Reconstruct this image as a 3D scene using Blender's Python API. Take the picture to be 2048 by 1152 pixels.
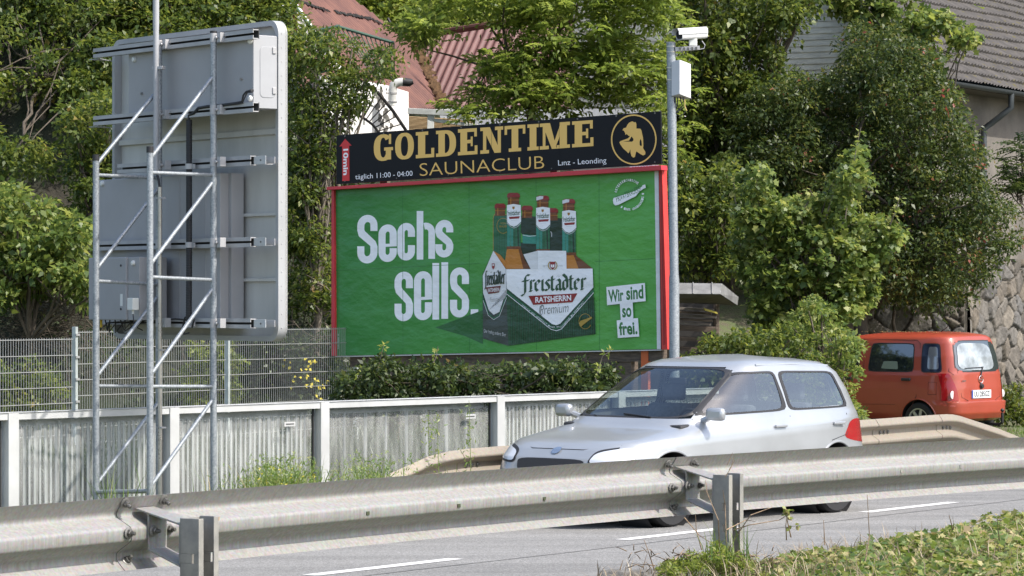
import bpy, bmesh, math, random
import numpy as np
from mathutils import Vector, Matrix
random.seed(7); rng = np.random.default_rng(11)
R = math.radians
for o in list(bpy.data.objects): bpy.data.objects.remove(o)
scn = bpy.context.scene
COL = scn.collection
# ------------------------------------------------------------------ camera, sky, sun, exposure
FPX, CH, HY = 6350.0, 2.05, 598.0      # focal length in photo pixels, eye height above the road, horizon row
cam = bpy.data.objects.new('camera', bpy.data.cameras.new('camera')); COL.objects.link(cam)
cam.location = (0, 0, CH); cam.rotation_euler = (R(90), 0, 0)
cam.data.sensor_width = 36; cam.data.lens = 36*FPX/2048; cam.data.shift_y = (HY-576)/2048
cam.data.clip_start = .5; cam.data.clip_end = 2000
scn.camera = cam
SUN_H = Vector((.90, -.44)).normalized(); SUN_EL = R(50)
wd = bpy.data.worlds.new("World"); scn.world = wd; wd.use_nodes = True
nt = wd.node_tree; bg = nt.nodes['Background']
sky = nt.nodes.new('ShaderNodeTexSky'); sky.sky_type = 'NISHITA'; sky.sun_disc = False
sky.sun_elevation = SUN_EL; sky.sun_rotation = math.atan2(SUN_H.x, SUN_H.y)
sky.air_density = 1.0; sky.dust_density = 2.5; sky.ozone_density = .8
nt.links.new(sky.outputs[0], bg.inputs[0]); bg.inputs[1].default_value = .15
sun = bpy.data.objects.new('sun', bpy.data.lights.new('sun', 'SUN')); COL.objects.link(sun)
sun.data.energy = 2.7; sun.data.angle = R(.8); sun.data.color = (1, .955, .88)
sd = Vector((SUN_H.x*math.cos(SUN_EL), SUN_H.y*math.cos(SUN_EL), math.sin(SUN_EL)))
sun.rotation_euler = sd.to_track_quat('Z', 'Y').to_euler(); sun.location = (10, -10, 30)
scn.view_settings.view_transform = 'Standard'; scn.view_settings.look = 'None'
scn.view_settings.exposure = 1.02; scn.view_settings.gamma = 1
# ------------------------------------------------------------------ helpers
def W(px, py, Y): return Vector(((px-1024)/FPX*Y, Y, CH-(py-HY)/FPX*Y))
def hit(px, py, P0, N):
    d = Vector(((px-1024)/FPX, 1, -(py-HY)/FPX)); o = Vector((0, 0, CH))
    return o + d*((P0-o).dot(N)/d.dot(N))
def V(*a): return Vector(a)
def tag(o, label=None, cat=None, group=None, kind=None):
    if label: o['label'] = label
    if cat: o['category'] = cat
    if group: o['group'] = group
    if kind: o['kind'] = kind
    return o
def thing(name, loc, label, cat, group=None, rz=0):
    o = bpy.data.objects.new(name, None); COL.objects.link(o); o.empty_display_size = .2
    o.location = loc; o.rotation_euler = (0, 0, rz)
    return tag(o, label, cat, group)
class MB:
    def __init__(s): s.v = []; s.f = []; s.m = []
    def poly(s, pts, m=0):
        b = len(s.v); s.v += [tuple(p) for p in pts]; s.f.append(tuple(range(b, b+len(pts)))); s.m.append(m)
    def box(s, c, ax, ay, az, m=0):      # centre and three half-axis vectors
        c = Vector(c); b = len(s.v)
        for i in (-1, 1):
            for j in (-1, 1):
                for k in (-1, 1): s.v.append(tuple(c+ax*i+ay*j+az*k))
        for q in ((0,1,3,2),(4,6,7,5),(0,4,5,1),(2,3,7,6),(0,2,6,4),(1,5,7,3)):
            s.f.append(tuple(b+i for i in q)); s.m.append(m)
    def abox(s, x0, x1, y0, y1, z0, z1, m=0):
        s.box(((x0+x1)/2,(y0+y1)/2,(z0+z1)/2), V((x1-x0)/2,0,0), V(0,(y1-y0)/2,0), V(0,0,(z1-z0)/2), m)
    def bar(s, p0, p1, w, h, m=0, up=V(0,0,1)):   # rectangular bar between points, w sideways, h along up
        p0, p1 = Vector(p0), Vector(p1); d = (p1-p0); a = d.cross(up)
        if a.length < 1e-6: a = d.cross(V(0,1,0))
        a.normalize(); u = a.cross(d).normalized()
        s.box((p0+p1)/2, d/2, a*(w/2), u*(h/2), m)
    def tube(s, pts, r, n=12, m=0, cap=True, r1=None):
        pts = [Vector(p) for p in pts]; b = len(s.v); N = len(pts)
        t = (pts[1]-pts[0]).normalized(); a = t.cross(V(0,0,1))
        if a.length < .01: a = t.cross(V(0,1,0))
        a.normalize()
        for i, p in enumerate(pts):
            t = (pts[min(i+1,N-1)]-pts[max(i-1,0)]).normalized()
            a = (a - t*a.dot(t)).normalized(); c = t.cross(a)
            rr = r[i] if isinstance(r, (list,tuple)) else (r if r1 is None else r+(r1-r)*i/(N-1))
            for k in range(n):
                an = 2*math.pi*k/n; s.v.append(tuple(p+a*(math.cos(an)*rr)+c*(math.sin(an)*rr)))
        for i in range(N-1):
            for k in range(n):
                s.f.append((b+i*n+k, b+i*n+(k+1)%n, b+(i+1)*n+(k+1)%n, b+(i+1)*n+k)); s.m.append(m)
        if cap:
            s.f.append(tuple(b+k for k in range(n))[::-1]); s.m.append(m)
            s.f.append(tuple(b+(N-1)*n+k for k in range(n))); s.m.append(m)
    def prism(s, pts, dv, m=0):           # closed outline of 3-D points extruded by dv
        n = len(pts); b = len(s.v); dv = Vector(dv)
        s.v += [tuple(p) for p in pts] + [tuple(Vector(p)+dv) for p in pts]
        s.f.append(tuple(b+i for i in range(n))[::-1]); s.f.append(tuple(b+n+i for i in range(n))); s.m += [m, m]
        for i in range(n): s.f.append((b+i, b+(i+1)%n, b+n+(i+1)%n, b+n+i)); s.m.append(m)
    def sweep(s, prof, stations, m=0, closed=True, caps=True):  # stations: list of functions/frames -> world pts of prof
        b = len(s.v); n = len(prof)
        for fr in stations:
            for p in prof: s.v.append(tuple(fr(p)))
        for i in range(len(stations)-1):
            for k in range(n if closed else n-1):
                s.f.append((b+i*n+k, b+i*n+(k+1)%n, b+(i+1)*n+(k+1)%n, b+(i+1)*n+k)); s.m.append(m)
        if caps and closed:
            s.f.append(tuple(b+k for k in range(n))[::-1]); s.m.append(m)
            s.f.append(tuple(b+(len(stations)-1)*n+k for k in range(n))); s.m.append(m)
    def lathe(s, c, axis, prof, n=24, m=0, closed=False):   # prof: (radius, along)
        axis = Vector(axis).normalized(); a = axis.cross(V(0,0,1))
        if a.length < .01: a = V(1,0,0)
        a.normalize(); e = axis.cross(a); b = len(s.v); c = Vector(c); P = len(prof)
        for r, h in prof:
            for k in range(n):
                an = 2*math.pi*k/n; s.v.append(tuple(c+axis*h+(a*math.cos(an)+e*math.sin(an))*r))
        for i in range(P if closed else P-1):
            j = (i+1) % P
            for k in range(n): s.f.append((b+i*n+k, b+i*n+(k+1)%n, b+j*n+(k+1)%n, b+j*n+k)); s.m.append(m)
    def build(s, name, mats, parent=None, smooth=False, local=False, bevel=0, sharp=35):
        me = bpy.data.meshes.new(name); me.from_pydata(s.v, [], s.f)
        if not isinstance(mats, (list, tuple)): mats = [mats]
        for m_ in mats: me.materials.append(m_)
        me.polygons.foreach_set('material_index', s.m)
        bm = bmesh.new(); bm.from_mesh(me)
        if not getattr(s, 'keep', False): bmesh.ops.recalc_face_normals(bm, faces=bm.faces)
        bm.to_mesh(me); bm.free()
        if smooth:
            me.polygons.foreach_set('use_smooth', [True]*len(me.polygons)); me.set_sharp_from_angle(angle=R(sharp))
        me.update()
        o = bpy.data.objects.new(name, me); COL.objects.link(o); attach(o, parent, local)
        if bevel:
            bv = o.modifiers.new('bevel', 'BEVEL'); bv.width = bevel; bv.segments = 2; bv.limit_method = 'ANGLE'; bv.angle_limit = R(40)
        return o
def attach(o, parent, local=False):
    if parent is None: return
    o.parent = parent
    if parent.type == 'EMPTY' and not local:
        o.matrix_parent_inverse = (Matrix.Translation(parent.location) @ parent.rotation_euler.to_matrix().to_4x4()).inverted()
def struct(o): o['kind'] = 'structure'; return o
def copy_tree(o, parent=None):
    c = o.copy(); COL.objects.link(c)
    if parent: c.parent = parent
    for ch in list(o.children): copy_tree(ch, c)
    return c
# ------------------------------------------------------------------ materials
def newmat(name):
    m = bpy.data.materials.new(name); m.use_nodes = True
    t = m.node_tree; return m, t, t.nodes['Principled BSDF']
def N(t, kind, **kw):
    n = t.nodes.new(kind)
    for k, v in kw.items():
        if k in n.inputs: n.inputs[k].default_value = v
        else: setattr(n, k, v)
    return n
def mat(name, col, rough=.6, metal=0, var=0, scale=5, bump=0, bscale=None, stretch=(1,1,1), detail=6, spec=.5, coat=0, emit=None, col2=None, thr=(.35,.65), dist=.01):
    m, t, b = newmat(name)
    b.inputs['Base Color'].default_value = (*col, 1); b.inputs['Roughness'].default_value = rough; b.inputs['Metallic'].default_value = metal
    b.inputs['Specular IOR Level'].default_value = spec; b.inputs['Coat Weight'].default_value = coat
    if var or bump:
        g = N(t, 'ShaderNodeNewGeometry'); mp = N(t, 'ShaderNodeMapping'); mp.inputs['Scale'].default_value = stretch
        t.links.new(g.outputs['Position'], mp.inputs[0])
    if var:
        n = N(t, 'ShaderNodeTexNoise', Scale=scale, Detail=detail, Roughness=.6); t.links.new(mp.outputs[0], n.inputs['Vector'])
        r = N(t, 'ShaderNodeValToRGB'); e = r.color_ramp.elements
        e[0].position, e[1].position = thr
        c2 = col2 or tuple(min(1, c*(1+var)) for c in col); c1 = col if col2 else tuple(c*(1-var) for c in col)
        e[0].color = (*c1, 1); e[1].color = (*c2, 1)
        t.links.new(n.outputs[0], r.inputs[0]); t.links.new(r.outputs[0], b.inputs['Base Color'])
        rr = N(t, 'ShaderNodeMapRange'); rr.inputs[3].default_value = max(0, rough-.12); rr.inputs[4].default_value = min(1, rough+.12)
        t.links.new(n.outputs[0], rr.inputs[0]); t.links.new(rr.outputs[0], b.inputs['Roughness'])
    if bump:
        n2 = N(t, 'ShaderNodeTexNoise', Scale=bscale or scale*4, Detail=5); t.links.new(mp.outputs[0], n2.inputs['Vector'])
        bp = N(t, 'ShaderNodeBump', Strength=bump, Distance=dist); t.links.new(n2.outputs[0], bp.inputs['Height']); t.links.new(bp.outputs[0], b.inputs['Normal'])
    return m
def leafmat(name, cols, trans=.4, rough=.45):
    m, t, b = newmat(name)
    a = N(t, 'ShaderNodeAttribute', attribute_name='v'); r = N(t, 'ShaderNodeValToRGB'); e = r.color_ramp.elements
    while len(e) < len(cols): e.new(.5)
    for i, (p, c) in enumerate(cols): e[i].position = p; e[i].color = (*c, 1)
    t.links.new(a.outputs['Fac'], r.inputs[0]); t.links.new(r.outputs[0], b.inputs['Base Color'])
    b.inputs['Roughness'].default_value = rough; b.inputs['Specular IOR Level'].default_value = .45
    tr = N(t, 'ShaderNodeBsdfTranslucent'); hs = N(t, 'ShaderNodeHueSaturation', Hue=.485, Saturation=1.02, Value=1.7); mx = N(t, 'ShaderNodeMixShader'); mx.inputs[0].default_value = trans
    t.links.new(r.outputs[0], hs.inputs['Color']); t.links.new(hs.outputs[0], tr.inputs[0])
    t.links.new(b.outputs[0], mx.inputs[1]); t.links.new(tr.outputs[0], mx.inputs[2]); t.links.new(mx.outputs[0], t.nodes['Material Output'].inputs[0])
    return m
# ------------------------------------------------------------------ leaves as numpy meshes
SHAPES = {
 'oval': [(0,0,0),(.3,.5,.1),(.7,.42,.1),(1,0,-.12),(.7,-.42,.1),(.3,-.5,.1)],
 'kite': [(0,0,0),(.4,.5,.12),(1,0,-.1),(.4,-.5,.12)],
 'maple': [(0,0,0),(-.05,.38,.05),(.3,.3,.0),(.42,.62,.06),(.62,.3,.0),(1,0,-.1),(.62,-.3,.0),(.42,-.62,.06),(.3,-.3,.0),(-.05,-.38,.05)],
 'blade': [(0,.5,0),(.5,.4,0),(1,0,-.05),(.5,-.4,0),(0,-.5,0)],
}
def leafmesh(name, P, A, Nn, L, Wd, v, m, shape='kite', parent=None):
    sh = np.array(SHAPES[shape]); k = len(sh); n = len(P)
    A = A/np.linalg.norm(A, axis=1, keepdims=True); S = np.cross(A, Nn); S /= np.linalg.norm(S, axis=1, keepdims=True)+1e-9; U = np.cross(S, A)
    L = np.broadcast_to(L, n); Wd = np.broadcast_to(Wd, n)
    co = P[:,None,:] + A[:,None,:]*(sh[None,:,0,None]*L[:,None,None]) + S[:,None,:]*(sh[None,:,1,None]*Wd[:,None,None]) + U[:,None,:]*(sh[None,:,2,None]*L[:,None,None])
    me = bpy.data.meshes.new(name); me.vertices.add(n*k); me.vertices.foreach_set('co', co.astype(np.float32).ravel())
    me.loops.add(n*k); me.loops.foreach_set('vertex_index', np.arange(n*k, dtype=np.int32))
    me.polygons.add(n); me.polygons.foreach_set('loop_start', (np.arange(n)*k).astype(np.int32))
    me.update(calc_edges=True)
    at = me.attributes.new('v', 'FLOAT', 'FACE'); at.data.foreach_set('value', v.astype(np.float32))
    me.materials.append(m); me.validate()
    o = bpy.data.objects.new(name, me); COL.objects.link(o); attach(o, parent)
    return o
def inpoly(px, py, poly):
    r = np.zeros(len(px), bool); j = len(poly)-1
    for i in range(len(poly)):
        xi, yi = poly[i]; xj, yj = poly[j]
        c = ((yi > py) != (yj > py)) & (px < (xj-xi)*(py-yi)/((yj-yi) or 1e-9)+xi); r ^= c; j = i
    return r
def clumps_in(poly, n, Y0, dY):
    xs = [p[0] for p in poly]; ys = [p[1] for p in poly]; out = []
    while len(out) < n:
        x = rng.uniform(min(xs), max(xs), n*3); y = rng.uniform(min(ys), max(ys), n*3); k = inpoly(x, y, poly)
        for a, b in zip(x[k], y[k]):
            out.append(tuple(W(a, b, Y0 + rng.uniform(-dY, dY))))
            if len(out) == n: break
    return np.array(out)
def unit(n):
    a = rng.normal(size=(n, 3)); return a/np.linalg.norm(a, axis=1, keepdims=True)
def crown(name, C, r, k, ll, lw, m, parent=None, shape='kite', up=.5, droop=.35, flat=.75, vbias=.25):
    """leaves on the shells of leaf clumps at C (n,3), radius r"""
    n = len(C); rr = r*rng.uniform(.6, 1.25, n)
    idx = np.repeat(np.arange(n), k); D = unit(n*k)
    D[:,2] = np.where(rng.random(n*k) < .6, np.abs(D[:,2]), D[:,2])
    rad = rr[idx]*(rng.random(n*k)**.45)
    P = C[idx] + D*rad[:,None]*np.array([1, 1, flat])
    A = D*.7 + unit(n*k)*.6; A[:,2] -= droop
    Nn = D*.5 + unit(n*k)*.55; Nn[:,2] += up
    cv = rng.random(n)*vbias; v = np.clip(cv[idx] + rng.random(n*k)*(1-vbias), 0, .999)
    s = rng.uniform(.45, 1.35, n*k)*rng.uniform(.8, 1.2, n)[idx]
    return leafmesh(name, P, A, Nn, ll*s, lw*s, v, m, shape, parent)
def fronds(name, C, r, k, ln, nl, ll, lw, m, parent=None):
    """pinnate compound leaves: k fronds per clump, nl leaflet pairs per frond"""
    n = len(C); idx = np.repeat(np.arange(n), k); M = n*k
    D = unit(M); D[:,2] = np.abs(D[:,2])*.8+.05
    base = C[idx] + D*(r*rng.random(M)**.6)[:,None]
    A = D.copy(); A[:,2] = rng.uniform(-.1, .55, M); A /= np.linalg.norm(A, axis=1, keepdims=True)
    L = ln*rng.uniform(.6, 1.15, M); Ps=[]; As=[]; Ns=[]; vs=[]; cv = rng.random(M)*.55
    up = np.array([0,0,1.]) + unit(M)*.35; S = np.cross(A, up); S /= np.linalg.norm(S, axis=1, keepdims=True); U = np.cross(S, A)
    for i in range(nl):
        t = (i+.6)/nl
        p = base + A*(L*t)[:,None] - np.array([0,0,1.])*(L*.30*t*t)[:,None]
        for sg in (-1, 1):
            a = S*sg + A*.55 + unit(M)*.15; a[:,2] -= .20
            Ps.append(p); As.append(a); Ns.append(U + unit(M)*.25); vs.append(cv + rng.random(M)*.4)
    Ps = np.concatenate(Ps); nn = len(Ps); s = rng.uniform(.75, 1.15, nn)
    return leafmesh(name, Ps, np.concatenate(As), np.concatenate(Ns), ll*s, lw*s, np.clip(np.concatenate(vs),0,.999), m, 'kite', parent)
def limb(mb, p0, p1, r0, r1, wob=.08, seg=7):
    p0, p1 = Vector(p0), Vector(p1); pts = []; L = (p1-p0).length
    for i in range(seg+1):
        t = i/seg; p = p0.lerp(p1, t); j = wob*L*math.sin(t*math.pi)
        pts.append(p + V(random.uniform(-1,1), random.uniform(-1,1), random.uniform(-.3,.6))*j*.35 + V(0,0,1)*j*.6*math.sin(t*math.pi))
    mb.tube(pts, r0, 7, r1=r1, cap=False)
# ------------------------------------------------------------------ road frame: A = end of one lane dash, D = along the road (away), Q = towards the camera
RA = V(-.411, 25.08, 0); RD = V(.575, .818, 0).normalized(); RQ = V(RD.y, -RD.x, 0)
def rp(t, q, z=0): return RA + RD*t + RQ*q + V(0,0,z)
def asphalt():
    m, t, b = newmat('asphalt'); g = N(t, 'ShaderNodeNewGeometry')
    v = N(t, 'ShaderNodeTexVoronoi', Scale=95); t.links.new(g.outputs['Position'], v.inputs['Vector'])
    r = N(t, 'ShaderNodeValToRGB'); e = r.color_ramp.elements; e[0].color = (.115,.112,.105,1); e[1].color = (.34,.335,.32,1); e.new(.55).color = (.205,.20,.19,1); t.links.new(v.outputs['Color'], r.inputs[0])
    n = N(t, 'ShaderNodeTexNoise', Scale=.9, Detail=7, Roughness=.65); mp = N(t, 'ShaderNodeMapping'); mp.inputs['Rotation'].default_value = (0,0,-math.atan2(RD.y,RD.x)); mp.inputs['Scale'].default_value = (.25,2.2,1)
    m0 = N(t, 'ShaderNodeMapping'); t.links.new(g.outputs['Position'], mp.inputs[0]); t.links.new(mp.outputs[0], n.inputs['Vector'])
    mr = N(t, 'ShaderNodeMapRange'); mr.inputs[1].default_value = .3; mr.inputs[2].default_value = .7; mr.inputs[3].default_value = .74; mr.inputs[4].default_value = 1.18; t.links.new(n.outputs[0], mr.inputs[0])
    mm = N(t, 'ShaderNodeMix', data_type='RGBA', blend_type='MULTIPLY'); mm.inputs[0].default_value = 1; t.links.new(r.outputs[0], mm.inputs[6]); t.links.new(mr.outputs[0], mm.inputs[7]); t.links.new(mm.outputs[2], b.inputs['Base Color'])
    b.inputs['Roughness'].default_value = .85; bp = N(t, 'ShaderNodeBump', Strength=.5, Distance=.004); t.links.new(v.outputs['Distance'], bp.inputs['Height']); t.links.new(bp.outputs[0], b.inputs['Normal']); return m
M_asph = asphalt()
M_verge = mat('verge_soil', (.10,.085,.055), .95, var=.4, scale=6, bump=.6, bscale=30, col2=(.09,.12,.04), dist=.05)
M_hill = mat('hill_soil', (.028,.024,.016), 1, var=.5, scale=1.2, bump=.6, bscale=8, col2=(.02,.032,.012), dist=.1)
M_line = mat('road_paint', (.36,.355,.34), .75, var=.3, scale=26, bump=.2, bscale=200, col2=(.66,.65,.63), thr=(.30,.48), dist=.002)
M_conc = mat('kerb_stone', (.36,.35,.32), .85, var=.3, scale=18, bump=.4, dist=.005)
# ground sheet with the hillside behind
def hill(X, Y):
    xb = -2.4 - 2.6*min(1, max(0, (Y-48)/5)); sl = 1/(1+math.exp(min(60,max(-60,(X-xb)*3))))                # left steep slope
    sr = 1/(1+math.exp(min(60,max(-60,-(X-5.2)*3))))
    left = max(0, Y-46.2)*1.05
    mid = min(2.6, max(0, Y-47)*.28) + max(0, Y-68)*1.2
    yw = max(60.2, 58.4+(X-8.15)*1.52); right = min(2.5, max(0, Y-yw)*8) + max(0, Y-68)*1.2
    h = left*sl + (1-sl)*(mid*(1-sr) + right*sr)
    dip = .12*min(1, max(0, (Y-44)/4))*min(1, max(0, (X-3.5)/1.5))
    return -.1 - dip + min(h, 34)
mb = MB(); xs = [-400,-200,-100,-60,-40,-30,-22,-16]+[x*.8 for x in range(-15,30)]+[26,32,40,60,100,200,400]
ys = [-300,-100,-40,-10,5,15,22,30,38,42]+[44+i*.6 for i in range(70)]+[90,100,120,160,240,500,900]
for y in ys:
    for x in xs: mb.v.append((x, y, hill(x, y) + (random.uniform(-.15,.15) if y > 47 else 0)))
nx = len(xs)
for j in range(len(ys)-1):
    for i in range(nx-1):
        ym = (ys[j]+ys[j+1])/2
        mb.f.append((j*nx+i, j*nx+i+1, (j+1)*nx+i+1, (j+1)*nx+i)); mb.m.append(1 if ym > 45.9 and (xs[i] < 2 or ym > 58) else 0)
struct(mb.build('ground', [M_verge, M_hill], smooth=True, sharp=80))
# road slab
mb = MB(); T0, T1 = -90, 150
for (q0,z0),(q1,z1) in (((4.3,0),(-2.15,0)), ((-2.15,0),(-2.3,-.12))):
    mb.poly([rp(T0,q0,z0), rp(T1,q0,z0), rp(T1,q1,z1), rp(T0,q1,z1)])
struct(mb.build('road', M_asph))
dash_i = 0
for k in range(-4, 6):
    t0 = -1.9 + 4.25*k
    mb = MB(); j = [random.uniform(-.012,.012) for _ in range(4)]
    mb.poly([rp(t0+j[0],.07,.004), rp(t0+1.85,.07,.004), rp(t0+1.85+j[1],-.07,.004), rp(t0+j[2],-.07,.004)])
    struct(mb.build('lane_marking', M_line))
mb = MB(); T = -20
while T < 60:
    j = .012*math.sin(T*1.7)+.36; mb.poly([rp(T,j,.003), rp(T+.5,.36+.012*math.sin((T+.5)*1.7),.003), rp(T+.5,.375+.012*math.sin((T+.5)*1.7),.003), rp(T,j+.015,.003)]); T += .5
struct(mb.build('road_joint', mat('joint_bitumen', (.06,.058,.055), .7)))
mb = MB()
for k in range(-60, 120):
    mb.bar(rp(k*1.0+.01, 4.4, .0), rp(k*1.0+.985, 4.4, .0), .2, .24, 0)
struct(mb.build('kerb', M_conc, bevel=.02))
mb = MB()
for px0, px1 in ((1196,1232),(1236,1296)): mb.prism([W(px0,1141,16.7), W(px1,1138,16.7), W(px1,1175,16.6), W(px0,1175,16.6)], RQ*.16)
struct(mb.build('edging', mat('dark_edging_stone', (.16,.15,.135), .9, var=.4, scale=20, bump=.6), bevel=.01))
# berm carrying the near guardrail
def bermz(t, q):
    p = rp(t, q); k = min(1, max(0, (p.x+.2)/1.6)); k = k*k*(3-2*k)
    top = .47 + .13*k
    qd = 5.0+1.15*k
    if q < qd: f = max(0, (q-4.5))/(qd-4.5); b = .1 + (top-.1)*f**(1+k)
    elif q < 8: b = top + .05*k*min(1,(q-qd)/.4)
    else: b = (top + .05*k) + (.45-top-.05*k)*min(1, (q-8)/3)
    return b
mb = MB(); qs = [4.5,4.6,4.7,4.8,4.9,5,5.15,5.3,5.6,5.9,6.2,6.5,6.8,7.2,7.6,8,9,10,12,20,40]; ts = [-60,-40,-30,-24]+[-20+.5*i for i in range(60)]+[12,15,20,30,60,120]
for t in ts:
    for q in qs: mb.v.append(tuple(rp(t, q, bermz(t, q)+(random.uniform(-.015,.015) if 4.6<q<9 else 0))))
n_ = len(qs)
for i in range(len(ts)-1):
    for j in range(n_-1): mb.f.append((i*n_+j, i*n_+j+1, (i+1)*n_+j+1, (i+1)*n_+j)); mb.m.append(0)
struct(mb.build('verge', M_verge, smooth=True, sharp=80))
# ------------------------------------------------------------------ W-beam guardrails
def railmat(name, base, dirt, k=1.0):
    m, t, b = newmat(name)
    g = N(t, 'ShaderNodeNewGeometry'); mp = N(t, 'ShaderNodeMapping'); mp.inputs['Scale'].default_value = (26, 26, 1.6); mp.inputs['Rotation'].default_value = (.25, 0, 0)
    t.links.new(g.outputs['Position'], mp.inputs[0])
    n1 = N(t, 'ShaderNodeTexNoise', Scale=2.2, Detail=8, Roughness=.7); n2 = N(t, 'ShaderNodeTexNoise', Scale=3.0, Detail=7, Roughness=.65); n3 = N(t, 'ShaderNodeTexVoronoi', Scale=90)
    t.links.new(mp.outputs[0], n1.inputs['Vector']); t.links.new(g.outputs['Position'], n2.inputs['Vector']); t.links.new(g.outputs['Position'], n3.inputs['Vector'])
    r1 = N(t, 'ShaderNodeValToRGB'); r1.color_ramp.elements[0].position = .38; r1.color_ramp.elements[1].position = .72
    r1.color_ramp.elements[0].color = (0,0,0,1); r1.color_ramp.elements[1].color = (1,1,1,1)
    t.links.new(n1.outputs[0], r1.inputs[0])
    ml = N(t, 'ShaderNodeMath', operation='MULTIPLY'); t.links.new(r1.outputs[0], ml.inputs[0]); t.links.new(n2.outputs[0], ml.inputs[1])
    mx = N(t, 'ShaderNodeMix', data_type='RGBA'); mx.inputs[6].default_value = (*base, 1); mx.inputs[7].default_value = (*dirt, 1)
    m2 = N(t, 'ShaderNodeMath', operation='MULTIPLY'); m2.inputs[1].default_value = 1.5*k; t.links.new(ml.outputs[0], m2.inputs[0]); t.links.new(m2.outputs[0], mx.inputs[0])
    mv = N(t, 'ShaderNodeMix', data_type='RGBA', blend_type='MULTIPLY'); mv.inputs[0].default_value = .18; t.links.new(mx.outputs[2], mv.inputs[6]); t.links.new(n3.outputs['Color'], mv.inputs[7])
    t.links.new(mv.outputs[2], b.inputs['Base Color']); b.inputs['Roughness'].default_value = .55; b.inputs['Metallic'].default_value = .25
    bp = N(t, 'ShaderNodeBump', Strength=.12, Distance=.003); t.links.new(n1.outputs[0], bp.inputs['Height']); t.links.new(bp.outputs[0], b.inputs['Normal'])
    return m
M_rail = railmat('dusty_galvanised_rail', (.325,.322,.312), (.185,.165,.135), .85)
M_rail2 = railmat('tan_dusty_rail', (.31,.27,.215), (.20,.165,.125), .8)
M_steel = mat('post_steel', (.22,.215,.205), .55, .2, var=.25, scale=9, col2=(.33,.315,.285), bump=.05)
M_bolt = mat('bolt_steel', (.14,.135,.125), .45, .6, var=.3, scale=60)
M_wash = mat('washer_steel', (.20,.195,.185), .5, .4)
M_hole = mat('slot_shadow', (.05,.06,.03), .9)
M_rust = mat('rusty_steel', (.30,.17,.09), .8, var=.4, scale=40)
PROF = [(.047,0),(.040,-.010),(.006,-.058),(0,-.068),(0,-.080),(.008,-.090),(.072,-.122),(.081,-.130),(.083,-.140),(.083,-.176),(.079,-.186),(.008,-.232),(0,-.242),(0,-.266),(.006,-.274),(.042,-.308),(.046,-.311)]
def prof_closed(flip):
    a = [((.083-w) if flip else w, z) for w, z in PROF]
    return a + [(w-.0035, z-(.0 if i else .0)) for i, (w, z) in reversed(list(enumerate(a)))]
xsR = np.array([-1.877,-1.052,1.266,3.128]); ysR = np.array([13.18,14.4,17.4,19.39]); cR = np.polyfit(xsR, ysR, 2)
RTOP = 1.21
def rx(px):   # X on the near rail line for a photo column
    k = (px-1024)/FPX; a, b, c = cR; A_, B_, C_ = a*k, b*k-1, c*k
    r_ = [r.real for r in np.roots([A_, B_, C_]) if abs(r.imag) < 1e-9]
    return min(r_, key=lambda r: abs(r))
def rfr(x):
    y = float(np.polyval(cR, x)); d = V(1, 2*cR[0]*x+cR[1], 0).normalized(); n = V(d.y, -d.x, 0)
    return V(x, y, 0), d, n
def profw(dz):
    for (w0,z0),(w1,z1) in zip(PROF, PROF[1:]):
        if z1 <= dz <= z0: return w0+(w1-w0)*(dz-z0)/((z1-z0) or 1e-9)
    return .04
gr = thing('guardrail', rfr(0)[0], 'dusty galvanised guardrail with two C posts running across the foreground', 'guardrail', 'roadside guardrails')
s1, s2 = rx(232), rx(1338)
def beam(x0, x1):
    mb = MB(); pr = prof_closed(False); st = []
    n = 40
    for i in range(n+1):
        x = x0+(x1-x0)*i/n; off = .0055*(1-i/n)
        c, d, nn = rfr(x); st.append(lambda p, c=c, nn=nn, off=off: c + nn*(p[0]+off) + V(0,0,RTOP+p[1]))
    mb.sweep(pr, st); return mb.build('beam', M_rail, gr, smooth=True, sharp=50)
beam(-5.0, rx(330)); beam(s1, rx(1440)); beam(s2, 6.6)
def bolt_mb(c, n, r=.017):
    mb = MB(); mb.lathe(c, n, [(0,0),(r*1.45,0),(r*1.45,.004),(r*1.1,.006),(0,.006)], 18, 0)
    mb.lathe(c+n*.006, n, [(r*.95,0),(r*.95,.012),(r*.8,.014),(0,.014)], 6, 1)
    mb.lathe(c+n*.02, n, [(r*.5,0),(r*.5,.016),(r*.42,.018),(0,.018)], 12, 1); return mb
bolt_px = [(247,1006),(325,1000),(255,1066),(299,1061),(336,1058),(250,1123),
           (1335,928),(1387,924),(1347,975),(1374,971),(1401,970),(1344,1018)]
for px, py in bolt_px:
    x = rx(px-22); c, d, nn = rfr(x); z = CH-(py-HY)/FPX*c.y; x = rx(px-370*profw(z-RTOP)); c, d, nn = rfr(x); z = CH-(py-HY)/FPX*(c.y-.04); dz = z-RTOP
    w = profw(dz); sl = (profw(dz+.006)-profw(dz-.006))/.012; nv = (nn - V(0,0,1)*(sl*.8)).normalized()
    extra = .018 if px in (299,1374) else 0
    bolt_mb(c+nn*(w+.006+extra)+V(0,0,z), nv).build('bolt', [M_wash, M_bolt], gr)
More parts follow.
